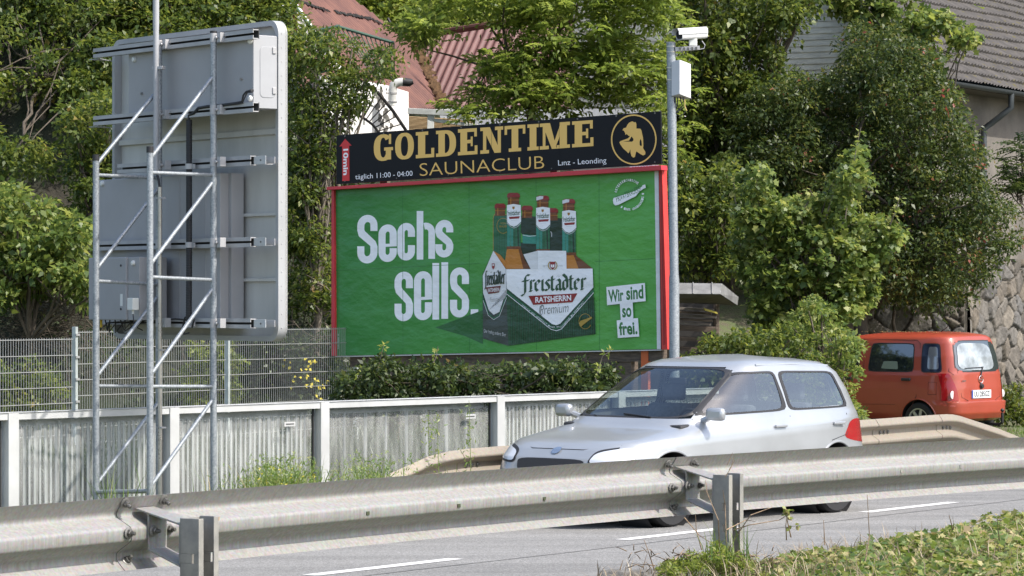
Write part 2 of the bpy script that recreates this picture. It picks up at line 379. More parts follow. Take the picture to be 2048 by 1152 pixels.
def post(pxa, ztop, dzr):
    x = rx(pxa); c, d, nn = rfr(x)
    P = lambda t, w, z: c + d*t + nn*w + V(0,0,z)
    hw = .062; zr = RTOP-.055; zp = zr-.055
    mb = MB(); th = .006                       # bent spacer plate: rail plate, top plate, post plate, bottom plate
    mb.prism([P(-hw,.020,zr+.004),P(-hw,.268,zp+.002),P(-hw,.268,zp-.17),P(-hw,.262,zp-.17),P(-hw,.262,zp-.006),P(-hw,.020,zr-.003)], d*(2*hw))
    mb.prism([P(-hw,.088,zr-.012),P(-hw,.095,zr-.014),P(-hw,.095,zr-.168),P(-hw,.266,zp-.176),P(-hw,.266,zp-.183),P(-hw,.088,zr-.174)], d*(2*hw*.98))
    mb.build('spacer_bracket', M_rail, gr, bevel=.0015)
    # C-shaped post, open away from the rail, slots in both flanges
    mb = MB(); zb = -.1; W0, W1 = .272, .372
    mb.box(P(0,W0,(ztop+zb)/2), d*hw, nn*.004, V(0,0,(ztop-zb)/2))
    for s, sg in ((-1,-1),(1,1)):
        dz0 = 0 if s < 0 else .004
        zs = [zb, ztop-.30, ztop-.26, ztop-.19, ztop-.15, ztop+dz0]
        for i in range(5):
            z0, z1 = zs[i], zs[i+1]
            if i in (1, 3):   # slot rows: leave a gap
                mb.box(P(s*hw,(W0+.058+W0)/2+.002,(z0+z1)/2), d*.004, nn*.030, V(0,0,(z1-z0)/2)); mb.box(P(s*hw,W0+.086,(z0+z1)/2), d*.004, nn*.012, V(0,0,(z1-z0)/2))
            else: mb.box(P(s*hw,W0+.051,(z0+z1)/2), d*.004, nn*.047, V(0,0,(z1-z0)/2))
        mb.box(P(s*hw-s*.012,W1,(ztop+dz0+zb)/2), d*.016, nn*.003, V(0,0,(ztop+dz0-zb)/2))
    o = mb.build('post', M_steel, gr, bevel=.002)
    return P
PL = post(282, 1.125, 0); PR = post(1358, 1.125, 0)
_x = rx(-330); _c, _d, _n = rfr(_x)
mb = MB(); P = PL; mb.box(P(.058,.37,1.118), RD*.012, V(.004,0,0), V(0,0,.008)); mb.build('rust_patch', M_rust, gr)
for px, py, w_ in ((706,1025,.011),(889,1010,.011),(1061,996,.010),(1650,950,.006),(1778,941,.008),(1897,932,.008)):
    x = rx(px); c, d, nn = rfr(x); z = CH-(py-HY)/FPX*c.y
    mb = MB(); mb.box(c+nn*(.0845+.0045)+V(0,0,z), d*w_, nn*.0015, V(0,0,.0085)); mb.build('slot', M_hole if px < 1200 else M_steel, gr)
# far guardrail with ramped ends
def bl(t): return V(-2.374,26.46,0)+RD*t
fr_ = thing('guardrail', bl(8), 'tan guardrail with ramped down ends on the far side behind the silver car', 'guardrail', 'roadside guardrails')
keys = [(-1.2,-.05),(1.0,.22),(2.2,.50),(2.75,.625),(3.05,.66),(3.4,.675),(6,.69),(12.6,.71),(12.97,.708),(13.2,.68),(14.2,.50),(15.4,.24),(16.6,-.05)]
kt = [k[0] for k in keys]; kz = [k[1] for k in keys]
pr2 = prof_closed(True)
def fbeam(t0, t1, off, name='beam'):
    mb = MB(); st = []; n = max(4, int((t1-t0)*6))
    for i in range(n+1):
        t = t0+(t1-t0)*i/n; z = float(np.interp(t, kt, kz)); c = bl(t)
        st.append(lambda p, c=c, z=z, o=off*(1-i/n): c+RQ*(p[0]+o)+V(0,0,z+p[1]))
    mb.sweep(pr2, st); return mb.build(name, M_rail2, fr_, smooth=True, sharp=50)
fbeam(-1.2, 3.45, 0); fbeam(3.25, 7.4, .006); fbeam(7.2, 11.35, .006); fbeam(11.15, 12.9, .006); fbeam(12.68, 16.6, .006)
for t in (1.6, 4.6, 7.3, 10.0, 11.6, 14):
    mb = MB(); z = float(np.interp(t, kt, kz)); mb.box(bl(t)+RQ*-.09+V(0,0,(z-.1)/2-.02), RD*.05, RQ*.05, V(0,0,(z)/2+.02)); mb.build('post', M_steel, fr_, bevel=.004)
for tt in (3.32, 11.25, 12.78):
    for k in range(3):
        for dz in (-.155,):
            t = tt+.06+k*.09; z = float(np.interp(t, kt, kz)); mb = MB(); c = bl(t)+RQ*.012+V(0,0,z+dz)
            mb.lathe(c, RQ, [(.02,0),(.02,.006),(.012,.012),(0,.013)], 10); mb.build('bolt', M_bolt, fr_)
# ------------------------------------------------------------------ noise barrier of clear ribbed sheets in a white frame
M_alu = mat('white_aluminium', (.50,.505,.50), .4, .1, var=.08, scale=3)
M_aluG = mat('grey_rib', (.32,.32,.315), .45, .25, var=.2, scale=4)
M_dark = mat('gasket_and_slot_shade', (.03,.03,.03), .7)
def clearmat():
    m, t, b = newmat('ribbed_clear_sheet')
    b.inputs['Base Color'].default_value = (.66,.67,.655,1); b.inputs['Roughness'].default_value = .18
    tp = N(t, 'ShaderNodeBsdfTransparent'); tp.inputs[0].default_value = (.84,.87,.86,1)
    g = N(t, 'ShaderNodeNewGeometry'); n1 = N(t, 'ShaderNodeTexNoise', Scale=3, Detail=6); mp = N(t, 'ShaderNodeMapping'); mp.inputs['Scale'].default_value = (5,5,.7)
    t.links.new(g.outputs['Position'], mp.inputs[0]); t.links.new(mp.outputs[0], n1.inputs['Vector'])
    mr = N(t, 'ShaderNodeMapRange'); mr.inputs[1].default_value = .3; mr.inputs[2].default_value = .7; mr.inputs[3].default_value = .14; mr.inputs[4].default_value = .34; t.links.new(n1.outputs[0], mr.inputs[0])
    mx = N(t, 'ShaderNodeMixShader'); t.links.new(mr.outputs[0], mx.inputs[0]); t.links.new(tp.outputs[0], mx.inputs[1]); t.links.new(b.outputs[0], mx.inputs[2])
    t.links.new(mx.outputs[0], t.nodes['Material Output'].inputs[0]); return m
M_clear = clearmat()
BD = V(.656,.755,0).normalized(); BN = V(BD.y,-BD.x,0); B0 = V(-4.436,28,0)
def bt(px): k = (px-1024)/FPX; return (k*B0.y-B0.x)/(BD.x-BD.y*k)
def bp(t, w, z): return B0+BD*t+BN*w+V(0,0,z)
BT = 1.045
nb = thing('noise_barrier', bp(4,0,-.1), 'low noise barrier of clear ribbed sheets in a white aluminium frame behind the lattice frame', 'noise barrier')
pxs = [18,340,641,993,1235]; tp_ = [bt(-330)]+[bt(p) for p in pxs]; tp_ += [tp_[-1]+2]; tp_ = [tp_[0]-2]+tp_
mb = MB()
for i in range(len(tp_)-1):
    a, b = tp_[i], tp_[i+1]
    mb = MB(); mb.bar(bp(a+.005,0,BT-.03), bp(b-.005,0,BT-.03), .11, .062); mb.bar(bp(a+.005,.0,BT+.004), bp(b-.005,.0,BT+.004), .13, .006); mb.build('top_rail', M_alu, nb, bevel=.004)
    mb = MB(); L = b-a-.2; n = int(L/.125)*8; a0 = a+.1; flat = i == 4      # ribbed sheet
    for k in range(n+1):
        s = (k % 8); w = (0,.0,.012,.018,.018,.012,0,0)[s] if not flat else .004*math.sin(k*.5)
        p = a0+L*k/n; mb.v += [tuple(bp(p,-.03+w,.0)), tuple(bp(p,-.03+w,BT-.115)), tuple(bp(p,-.045+w*.3,BT-.065))]
    for k in range(n):
        for j in (0,1): mb.f.append((3*k+j,3*k+j+1,3*k+4+j,3*k+3+j)); mb.m.append(0)
    mb.build('clear_sheet', M_clear, nb, smooth=True, sharp=80)
    mb = MB(); k = 0; sp = .125 if not flat else .30                          # balusters behind the sheet
    mb2 = MB(); q2 = a+.13
    while q2 < b-.1 and not flat: mb2.bar(bp(q2,-.10,.0), bp(q2,-.10,BT-.12), .020, .008, up=BN); q2 += .0625
    if mb2.v: mb2.build('light_rib', M_alu, nb)
    while a+.16+k*sp < b-.1:
        t = a+.16+k*sp; wd_ = .022 if k % 2 else .036
        mb.bar(bp(t,-.12,.0), bp(t,-.12,BT-.12), wd_, .012, up=BN); k += 1
    mb.bar(bp(a+.08,-.12,BT-.10), bp(b-.08,-.12,BT-.10), .03, .05); mb.bar(bp(a+.08,-.12,.12), bp(b-.08,-.12,.12), .03, .05)
    mb.build('baluster_grille', M_aluG, nb)
    mb = MB(); mb.bar(bp(a+.085,-.02,-.05), bp(a+.085,-.02,BT-.065), .012, .02, up=BN); mb.build('gasket', M_dark, nb); mb = MB(); mb.bar(bp(b-.085,-.02,-.05), bp(b-.085,-.02,BT-.065), .012, .02, up=BN); mb.build('gasket', M_dark, nb)
for t in tp_:
    mb = MB(); mb.bar(bp(t,.012,-.1), bp(t,.012,BT-.002), .118, .11, up=BN); mb.build('post', M_alu, nb, bevel=.004)
for px in (575, 937):
    t = bt(px); mb = MB(); mb.box(bp(t,.03,BT-.20), BD*.075, BN*.003, V(0,0,.022)); 
    for k in range(9): mb.box(bp(t-.05+k*.0125,.0345,BT-.20), BD*.004, BN*.001, V(0,0,.006), 1)
    mb.build('label_plate', [M_alu, M_dark], nb)
# ------------------------------------------------------------------ welded mesh fence
M_wire = mat('galvanised_wire', (.34,.345,.34), .45, .3)
M_fpost = mat('fence_post_steel', (.42,.46,.45), .5, .3, var=.15, scale=6)
F0, F1 = W(-60, 600, 38.2), W(712, 600, 45.6); F0.z = F1.z = 0; FD = (F1-F0).normalized(); FN = V(FD.y,-FD.x,0)
def ft(px): k = (px-1024)/FPX; return (k*F0.y-F0.x)/(FD.x-FD.y*k)
mf = thing('mesh_fence', F0+FD*3, 'light grey welded wire mesh fence below the hillside behind the noise barrier', 'fence')
sec = [(-260,150,1.545),(150,455,1.66),(455,712,1.625)]
for a, b, zt in sec:
    ta, tb = ft(a)+.05, ft(b)-.05; mb = MB(); k = 0
    if a == 150: zt = 1.63
    while ta+k*.05 < tb:
        p = F0+FD*(ta+k*.05); mb.bar(p+V(0,0,-.05), p+V(0,0,zt+.02), .0052, .0052, up=FN); k += 1
    z = zt
    while z > 0:
        for s in (-1, 1): mb.bar(F0+FD*ta+FN*.007*s+V(0,0,z), F0+FD*tb+FN*.007*s+V(0,0,z), .006, .009)
        z -= .2
    mb.build('mesh_panel', M_wire, mf)
for px, z in ((-260,1.66),(150,1.70),(455,1.70),(712,1.66)):
    mb = MB(); p = F0+FD*ft(px); mb.bar(p+V(0,0,-.1), p+V(0,0,z), .05, .06, up=FN); mb.build('post', M_fpost, mf, bevel=.004)
    if px == 150:
        for i in range(6):
            mb = MB(); mb.box(p+FN*.04+V(0,0,1.6-.28*i), FD*.035, FN*.008, V(0,0,.014)); mb.build('clamp', M_wire, mf)
# ------------------------------------------------------------------ lattice frame carrying a traffic sign seen from behind
def galv():
    m, t, b = newmat('galvanised_tube'); g = N(t, 'ShaderNodeNewGeometry'); v = N(t, 'ShaderNodeTexVoronoi', Scale=75); t.links.new(g.outputs['Position'], v.inputs['Vector'])
    r = N(t, 'ShaderNodeValToRGB'); e = r.color_ramp.elements; e[0].color = (.24,.265,.29,1); e[1].color = (.47,.50,.52,1); t.links.new(v.outputs['Color'], r.inputs[0])
    n1 = N(t, 'ShaderNodeTexNoise', Scale=1.4, Detail=4); t.links.new(g.outputs['Position'], n1.inputs['Vector'])
    mx = N(t, 'ShaderNodeMix', data_type='RGBA', blend_type='MULTIPLY'); mx.inputs[0].default_value = .35; t.links.new(r.outputs[0], mx.inputs[6]); t.links.new(n1.outputs[0], mx.inputs[7])
    t.links.new(mx.outputs[2], b.inputs['Base Color']); b.inputs['Metallic'].default_value = .35; b.inputs['Roughness'].default_value = .42; return m
M_galv = galv()
M_sgrey = mat('sign_back_aluminium', (.42,.415,.385), .55, .1, var=.22, scale=1.1, stretch=(2.5,2.5,.5), col2=(.56,.55,.52), bump=.05, bscale=5, thr=(.3,.7))
M_box = mat('grey_cabinet_paint', (.345,.338,.34), .5, .0, var=.06, scale=1.5)
M_boxw = mat('pale_cabinet_paint', (.36,.365,.375), .5, .0, var=.05, scale=2)
M_chan = mat('aluminium_channel', (.40,.395,.395), .45, .1, var=.1, scale=3)
M_blk = mat('black_rubber', (.02,.02,.022), .6)
M_plast = mat('white_plastic', (.72,.72,.68), .5)
M_rimw = mat('white_sign_rim', (.36,.365,.365), .45, .0, var=.08, scale=2)
M_inox = mat('stainless_conduit', (.55,.52,.47), .3, .6, var=.15, scale=4)
S0 = V(-1.9975, 28, 0); SU = V(.608,-.794,0).normalized(); SW = V(-.794,-.608,0).normalized()
def sg(px, py, w): return hit(px, py, S0+SW*w, SW)
def su(px, w): p = sg(px, 500, w); return (p-S0).dot(SU)
def sp(u, w, z): return S0+SU*u+SW*w+V(0,0,z)
def sz(px, py, w): return sg(px, py, w).z
ts_ = thing('traffic_sign', sp(-1,.6,-.1), 'large grey traffic sign seen from behind on a galvanised lattice frame', 'traffic sign')
def sbox(name, u0, u1, w0, w1, z0, z1, m, par=ts_, bevel=.004, mi=None):
    mb = MB(); mb.box(sp((u0+u1)/2,(w0+w1)/2,(z0+z1)/2), SU*((u1-u0)/2), SW*((w1-w0)/2), V(0,0,(z1-z0)/2)); return mb.build(name, m, par, bevel=bevel)
zt, zb = sz(571,40,0), sz(573,683,0); ul = su(238, 0)
# rounded panel outline
def rrect(u0, u1, z0, z1, r, n=8):
    out = []
    for cx, cz, a0 in ((u1-r,z1-r,0),(u0+r,z1-r,90),(u0+r,z0+r,180),(u1-r,z0+r,270)):
        for i in range(n+1): a = R(a0+90*i/n); out.append((cx+r*math.cos(a), cz+r*math.sin(a)))
    return out
o_ = rrect(ul, 0, zb, zt, .13); i_ = rrect(ul+.045, -.045, zb+.045, zt-.045, .10)
mb = MB(); mb.prism([sp(u,.0,z) for u, z in o_], SW*-.012); panel = mb.build('sign_panel', M_sgrey, ts_)
mb = MB(); n = len(o_)
st = [[(u,z) for u,z in o_],[(u,z) for u,z in o_],[(u,z) for u,z in i_],[(u,z) for u,z in i_]]; ww = [-.02,.075,.075,.002]
for s in range(4):
    for (u,z) in st[s]: mb.v.append(tuple(sp(u,ww[s],z)))
for s in range(3):
    for k in range(n): mb.f.append((s*n+k, s*n+(k+1)%n, (s+1)*n+(k+1)%n, (s+1)*n+k)); mb.m.append(0)
rim = mb.build('rim', M_rimw, panel, smooth=True, sharp=40)
mb = MB()
for k in range(22):
    z = zb+.12+k*(zt-zb-.24)/21; mb.lathe(sp(0,.04,z), SU, [(.006,0),(.006,.003),(0,.004)], 8)
mb.build('rivet_row', M_chan, panel)
mb = MB()      # stiffening ribs on the panel back
zq = sz(560,262,.02); mb.bar(sp(ul+.06,.02,zq), sp(-.06,.02,zq), .04, .05); mb.build('stiffener', M_sgrey, panel, bevel=.003)
for y in (430, 560): mb = MB(); mb.bar(sp(su(488,.02),.018,sz(500,y,.02)), sp(-.055,.018,sz(500,y,.02)), .03, .028); mb.build('stiffener', M_sgrey, panel, bevel=.003)
# upper cabinet
wu = .33; z1u, z0u = sz(515,68,wu), sz(515,216,wu); uR = su(515,wu); uL = su(257,wu)
uc = sbox('upper_cabinet', uL, -.02, .078, wu, z0u, z1u, [M_box], bevel=.006)
sbox('side_panel', -.019, -.012, .08, wu-.003, z0u+.005, z1u-.005, [M_boxw], uc, .002)
dr = rrect(.10, wu-.07, z0u+.10, z1u-.10, .04, 5); mb = MB(); mb.prism([sp(-.012, w, z) for w, z in dr], SU*.004); door = mb.build('service_door', M_boxw, uc, bevel=.002)
for f in (.25,.80):
    mb = MB(); mb.box(sp(-.005,.115,z0u+(z1u-z0u)*f), SU*.008, SW*.018, V(0,0,.028)); mb.build('hinge', M_chan, uc, bevel=.003)
def vent(u, w, z, r=.045, par=uc, m=None):
    mb = MB(); mb.lathe(sp(u,w,z), SW, [(0,0),(r,0),(r,.012),(r*.8,.024),(0,.028)], 20); return mb.build('vent_cap', m or M_plast, par, smooth=True)
for px, py in ((502,82),(502,197),(270,119),(273,230)): p = sg(px,py,wu); vent((p-S0).dot(SU), wu, p.z, .027 if px>280 else .026)
for px, py in ((285,187),(484,158)):
    p = sg(px,py,wu); mb = MB(); mb.lathe(p, SW, [(0,0),(.012,0),(.012,.02),(0,.02)], 10); mb.build('bolt', M_steel, uc)
# lower cabinet
wl = .25; zl1, zl0 = sz(455,345,wl), sz(455,652,wl)
lc = sbox('lower_cabinet', su(192,wl), su(440,wl), .03, wl, zl0, zl1, [M_box], bevel=.006)
sbox('cabinet_flange', su(440,wl)+.001, su(463,.16), .03, .16, zl0, zl1, [M_box], lc, .003)
vent(su(206,wl), wl, sz(206,367,wl), .026, lc)
mb = MB()
for px in (300, 360, 412): mb.box(sp(su(px,wl), wl+.0025, (zl0+zl1)/2), SU*.0025, SW*.0025, V(0,0,(zl1-zl0)/2-.02))
for k in range(6): mb.lathe(sp(su(456,.16),.16,zl0+.12+k*.22), SW, [(.008,0),(.008,.008),(0,.009)], 8)
mb.build('panel_seam', M_chan, lc)
# small latch panel
pl = rrect(su(411,wl), su(436,wl), zl0+.06, zl0+.40, .03, 4)
mb = MB(); mb.prism([sp(u,wl,z) for u,z in pl], SW*.004); mb.build('latch_panel', M_box, lc, bevel=.002)
# control cabinet on the left
wc = .62; pz1, pz0 = sz(220,515,wc), sz(220,640,wc)
cc = sbox('control_cabinet', su(177,wc), su(252,wc), wl+.06, wc, pz0, pz1, [M_box], bevel=.008)
sbox('cabinet_door_edge', su(252,wc)+.001, su(275,wc), wl+.06, wc-.02, pz0, pz1, [M_box], cc, .004)
vent(su(264,wc), wc-.02, sz(264,526,wc), .024, cc, M_plast)
for y in (531, 618):
    mb = MB(); mb.lathe(sg(242,y,wc), SW, [(0,0),(.011,0),(.011,.005),(0,.006)], 12); mb.build('lock', M_blk, cc)
p = sg(243,600,wc); mb = MB(); mb.box(p+SW*.001, SU*.02, SW*.001, V(0,0,.055)); mb.build('sticker', M_plast, cc)
mb = MB(); p = sg(266,608,wc+.05); mb.box(p, SU*.048, SW*.035, V(0,0,.055)); jb = mb.build('junction_box', M_plast, cc, bevel=.006)
mb = MB(); mb.tube([p+V(0,0,-.055), p+V(0,0,-.09)], .011, 10); mb.tube([p+V(0,0,-.09), p+V(0,0,-.14)+SU*.01, p+V(0,0,-.2)+SU*.03, p+V(0,0,-.24)-SW*.1], .005, 8, 1); mb.build('cable_gland', [M_plast, M_blk], jb)
# channels (horizontal aluminium profiles)
def channel(w, pr, yr, pl_, ends=False):
    zr = sz(pr, yr, w); u1 = su(pr, w); u0 = su(pl_, w); mb = MB(); h = .042
    mb.box(sp((u0+u1)/2, w-.03, zr), SU*((u1-u0)/2), SW*.004, V(0,0,h), 1)  # inner back painted dark, shade of the open slot put into colour
    for s in (-1,1):
        mb.box(sp((u0+u1)/2, w-.0, zr+s*(h-.004)), SU*((u1-u0)/2), SW*.028, V(0,0,.004))
        mb.box(sp((u0+u1)/2, w+.028, zr+s*(h-.015)), SU*((u1-u0)/2), SW*.003, V(0,0,.017))
    c = mb.build('channel_rail', [M_chan, M_dark], ts_)
    if ends:
        mb = MB(); mb.box(sp(u1+.10, w-.002, zr), SU*.095, SW*.003, V(0,0,.036)); mb.build('end_bracket', M_alu, c, bevel=.002)
        mb = MB(); mb.box(sp((u1+.19-.05)/2, w-.10, zr), SU*abs((-.05-u1-.19)/2), SW*.003, V(0,0,.03)); mb.box(sp(-.055, .1, zr), SU*.003, SW*.1, V(0,0,.03)); mb.build('wall_tab', M_chan, c)
        mb = MB(); mb.lathe(sp(u1+.12, w+.001, zr), SW, [(.008,0),(.008,.006),(0,.007)], 8); mb.build('bolt', M_bolt, c)
    return zr
WP = .44
zc = [channel(.365,512,68,192), channel(.365,512,214,192), channel(.30,507,321,240,True), channel(.30,507,484,192,True), channel(.30,507,647,300,True)]
# triangular gusset plates at the left ends
for i in (0, 1):
    mb = MB(); u0 = su(192,.365); mb.prism([sp(u0+.03,.34,zc[i]-.045), sp(ul+.02,.34,zc[i]-.045), sp(ul+.02,.09,zc[i]-.045)], V(0,0,-.006)); mb.build('gusset', M_boxw, ts_)
# tubes
WN = 1.15
def tube(name, pts, r, m=M_galv, par=ts_, n=16): mb = MB(); mb.tube(pts, r, n); return mb.build(name, m, par, smooth=True, sharp=60)
uF = {'l': su(192,WN), 'r': su(300,WN)}; uB = {'l': su(318,WP), 'r': su(427,WP)}
zs = {'l': sz(192,318,WN), 'r': sz(300,302,WN)}; zB = {'l': sz(318,90,WP), 'r': sz(427,72,WP)}
for s in 'lr':
    tube('short_post', [sp(uF[s],WN,-.1), sp(uF[s],WN,zs[s])], .029); tube('tall_post', [sp(uB[s],WP,-.1), sp(uB[s],WP,zB[s])], .029)
    mb = MB(); mb.tube([sp(uF[s],WN,zs[s]-.015), sp(uF[s],WN,zs[s]+.04)], .0315, 16); mb.build('post_cap', M_blk, ts_)
    mb = MB(); mb.tube([sp(uB[s],WP,zB[s]-.01), sp(uB[s],WP,zB[s]+.045)], .0315, 16); mb.build('post_cap', M_blk, ts_)
hz = {'l': [(350,356),(562,569),(772,773)], 'r': [(345,350),(554,560),(773,773)]}
dg = {'r': [((305,318),(424,152)),((305,530),(424,362)),((305,752),(424,575)),((305,975),(424,797))], 'l': [((197,330),(313,178)),((197,540),(313,375)),((197,755),(313,590)),((197,970),(313,803))]}
PXF = {'l': 192, 'r': 300}; PXB = {'l': 318, 'r': 427}
for s in 'lr':
    for a, b in hz[s]: tube('cross_brace', [sp(uF[s],WN,sz(PXF[s],a,WN)), sp(uB[s],WP,sz(PXB[s],b,WP))], .0165)
    for (a, b) in dg[s]: tube('diagonal_brace', [sp(uF[s],WN,sz(PXF[s],a[1],WN)), sp(uB[s],WP,sz(PXB[s],b[1],WP))], .0175)
tube('base_brace', [sp(uF['l'],WN,sz(200,985,WN)), sp(uF['r'],WN,sz(300,982,WN))], .02)
tube('base_brace', [sp(uB['l'],WP,.1), sp(uB['r'],WP,.1)], .02)
for s in 'lr':
    for z, w in zip(zc, (.365,.365,.30,.30,.30)):
        mb = MB(); u = uB[s]; mb.box(sp(u+.075,WP-.035,z), SU*.028, SW*.03, V(0,0,.042)); mb.tube([sp(u,WP,z-.04), sp(u,WP,z+.04)], .0325, 16); mb.lathe(sp(u+.06,WP,z), SW, [(.012,0),(.012,.02),(0,.021)], 8)
        mb.build('clamp', M_chan, ts_, bevel=.002)
# mast
WM = WP+.075; um = su(312, WM)
mb = MB(); mb.tube([sp(um,WM,sz(312,345,WM)), sp(um,WM,sz(311,62,WM))], .026, 16); mb.tube([sp(um,WM,sz(311,62,WM)-.004), sp(um,WM,sz(311,50,WM)), sp(um,WM,sz(311,-160,WM))], [.026,.0285,.0285], 16); mb.build('mast', M_boxw, ts_, smooth=True, sharp=50)
mb = MB(); mb.bar(sp(um-.04,WM,sz(311,136,WM)), sp(um+.07,WM-.04,sz(311,136,WM)), .05, .03); mb.build('clamp', M_chan, ts_, bevel=.003)
# black corrugated duct and its cable
wd2 = .37; ud = su(382, wd2); zd1, zd0 = sz(382,240,wd2), sz(382,640,wd2)
mb = MB(); pts = []; rr = []
nseg = 160
for i in range(nseg+1): pts.append(sp(ud-.02*max(0,i/nseg-.75), wd2+.02, zd1+(zd0-zd1)*i/nseg)); rr.append(.026 if i % 2 else .0285)
mb.tube(pts, rr, 12); duct = mb.build('cable_duct', M_blk, ts_)
c0 = sp(ud, wd2+.02, zd1); mb = MB()
q = [c0+V(0,0,-.05), c0+V(0,0,.04)]+[sg(x,y,wd2+.03) for x, y in ((388,226),(397,216),(415,213),(440,211),(470,207),(484,203),(487,190),(493,183),(503,181))]
mb.tube(q, [.014]*7+[.009]*4, 10); q2 = [sg(x,y,wd2+.035) for x, y in ((470,209),(485,206),(491,192),(495,185),(505,184))]; mb.tube(q2, .006, 8); mb.tube([sg(500,181,wd2+.03), sg(507,181,wd2)], .012, 10); mb.build('cable', M_blk, duct, smooth=True)
for y in (333, 490, 648):
    mb = MB(); p = sp(ud, wd2+.02, sz(382,y,wd2)); mb.tube([p+V(0,0,-.025), p+V(0,0,.025)], .034, 14); mb.box(p+SU*.03-SW*.02, SU*.03, SW*.008, V(0,0,.02)); mb.build('clamp', M_chan, duct)
mb = MB(); mb.tube([sg(x,y,wd2+.02) for x, y in ((384,655),(388,640),(383,628),(370,635),(365,655),(368,668),(378,666))], .008, 8); mb.tube([sg(x,y,wd2) for x, y in ((378,640),(350,638),(320,641),(290,640),(270,648),(262,640))], .009, 8); mb.build('cable', M_blk, duct, smooth=True)
# stainless conduit
wk = WP+.07; uk = su(320, wk)
mb = MB(); mb.tube([sp(uk,wk,sz(320,374,wk)), sp(uk,wk,-.1)], .019, 14); cd = mb.build('conduit', M_inox, ts_, smooth=True)
for y in (396,558,700,855): mb = MB(); mb.bar(sp(uk-.05,wk-.01,sz(320,y,wk)), sp(uk+.05,wk-.01,sz(320,y,wk)), .05, .014); mb.build('clamp', M_chan, cd)
mb = MB(); mb.tube([sp(uk,wk,sz(320,380,wk)), sg(317,358,wk), sg(313,345,wk), sg(300,342,wk-.1)], .011, 10); mb.build('cable', M_blk, cd, smooth=True)
# cables under the control cabinet
mb = MB(); random.seed(3)
for k in range(7):
    u = su(200+k*10, .5); mb.tube([sp(u,.5,pz0+.01), sp(u+random.uniform(-.05,.05),.48,pz0-.07-random.random()*.05), sp(u+random.uniform(-.08,.12),.42,pz0-.03), sp(u+.15,.38,pz0-.02)], .007, 6)
mb.build('cable', M_blk, cc, smooth=True)
mb = MB(); mb.tube([sp(su(206,.5),.52,pz0), sp(su(206,.5),.52,pz0-.07)], .012, 10); mb.build('yellow_plug', mat('yellow_plastic', (.65,.45,.03), .5), cc)
# ------------------------------------------------------------------ billboard
BR_ = W(1314,698,42.45); BL_ = W(670,711.5,45.5)
BE = (BR_-BL_).normalized(); BNn = V(BE.y,-BE.x,0).normalized(); BV = BNn.cross(BE).normalized()
if BV.z < 0: BV = -BV
LY = .0007
def bb(px, py, layer=0.0): return hit(px, py, BR_+BNn*(.012+layer*LY), BNn)
def pmat(name, col, **k): return mat(name, col, rough=k.pop('rough', .5), bump=.35, scale=2, bscale=1.6, stretch=(1,1,1.6), dist=.012, **k)
def ppaper(name, col, col2=None):
    m = mat(name, col, rough=.32, bump=1.0, scale=1, bscale=1.9, dist=.035, detail=6, stretch=(1,1,1.7))
    return m
def postergreen():
    m = ppaper('poster_green', (.04,.2,.045)); t = m.node_tree; b = t.nodes['Principled BSDF']
    g = N(t, 'ShaderNodeNewGeometry'); s = N(t, 'ShaderNodeSeparateXYZ'); t.links.new(g.outputs['Position'], s.inputs[0])
    r = N(t, 'ShaderNodeMapRange'); r.inputs[1].default_value = -2.5; r.inputs[2].default_value = 1.6; t.links.new(s.outputs[0], r.inputs[0])
    n = N(t, 'ShaderNodeTexNoise', Scale=.55, Detail=3); t.links.new(g.outputs['Position'], n.inputs['Vector'])
    a = N(t, 'ShaderNodeMath', operation='ADD'); t.links.new(r.outputs[0], a.inputs[0]); t.links.new(n.outputs[0], a.inputs[1])
    c = N(t, 'ShaderNodeValToRGB'); e = c.color_ramp.elements; e[0].position = .45; e[1].position = 1.15
    e[0].color = (.028,.205,.042,1); e[1].color = (.088,.36,.062,1)
    m2 = N(t, 'ShaderNodeMath', operation='MULTIPLY'); m2.inputs[1].default_value = .75; t.links.new(a.outputs[0], m2.inputs[0]); t.links.new(m2.outputs[0], c.inputs[0]); t.links.new(c.outputs[0], b.inputs['Base Color'])
    return m
PM = [postergreen(),                                   #0
      ppaper('poster_white', (.88,.88,.90)),            #1
      ppaper('poster_dark_green', (.018,.075,.032)),    #2
      ppaper('poster_mid_green', (.022,.13,.062)),       #3
      ppaper('poster_brown', (.16,.048,.014)),          #4
      ppaper('poster_amber', (.52,.20,.032)),           #5
      ppaper('poster_red', (.27,.018,.020)),             #6
      ppaper('poster_grey', (.50,.50,.50)),             #7
      ppaper('poster_gold', (.42,.27,.05)),             #8
      ppaper('poster_black_green', (.008,.028,.016)),   #9
      ppaper('poster_teal', (.035,.25,.19)),              #10
      ppaper('poster_light_teal', (.10,.36,.28)),        #11
      ppaper('poster_shadow_green', (.016,.115,.030)), #12
      ppaper('poster_maroon', (.14,.015,.015)),         #13
      ppaper('poster_slate', (.045,.060,.055)),         #14
      ppaper('poster_light_grey', (.72,.72,.73)),       #15
      ppaper('poster_letter_green', (.03,.17,.04))]     #16
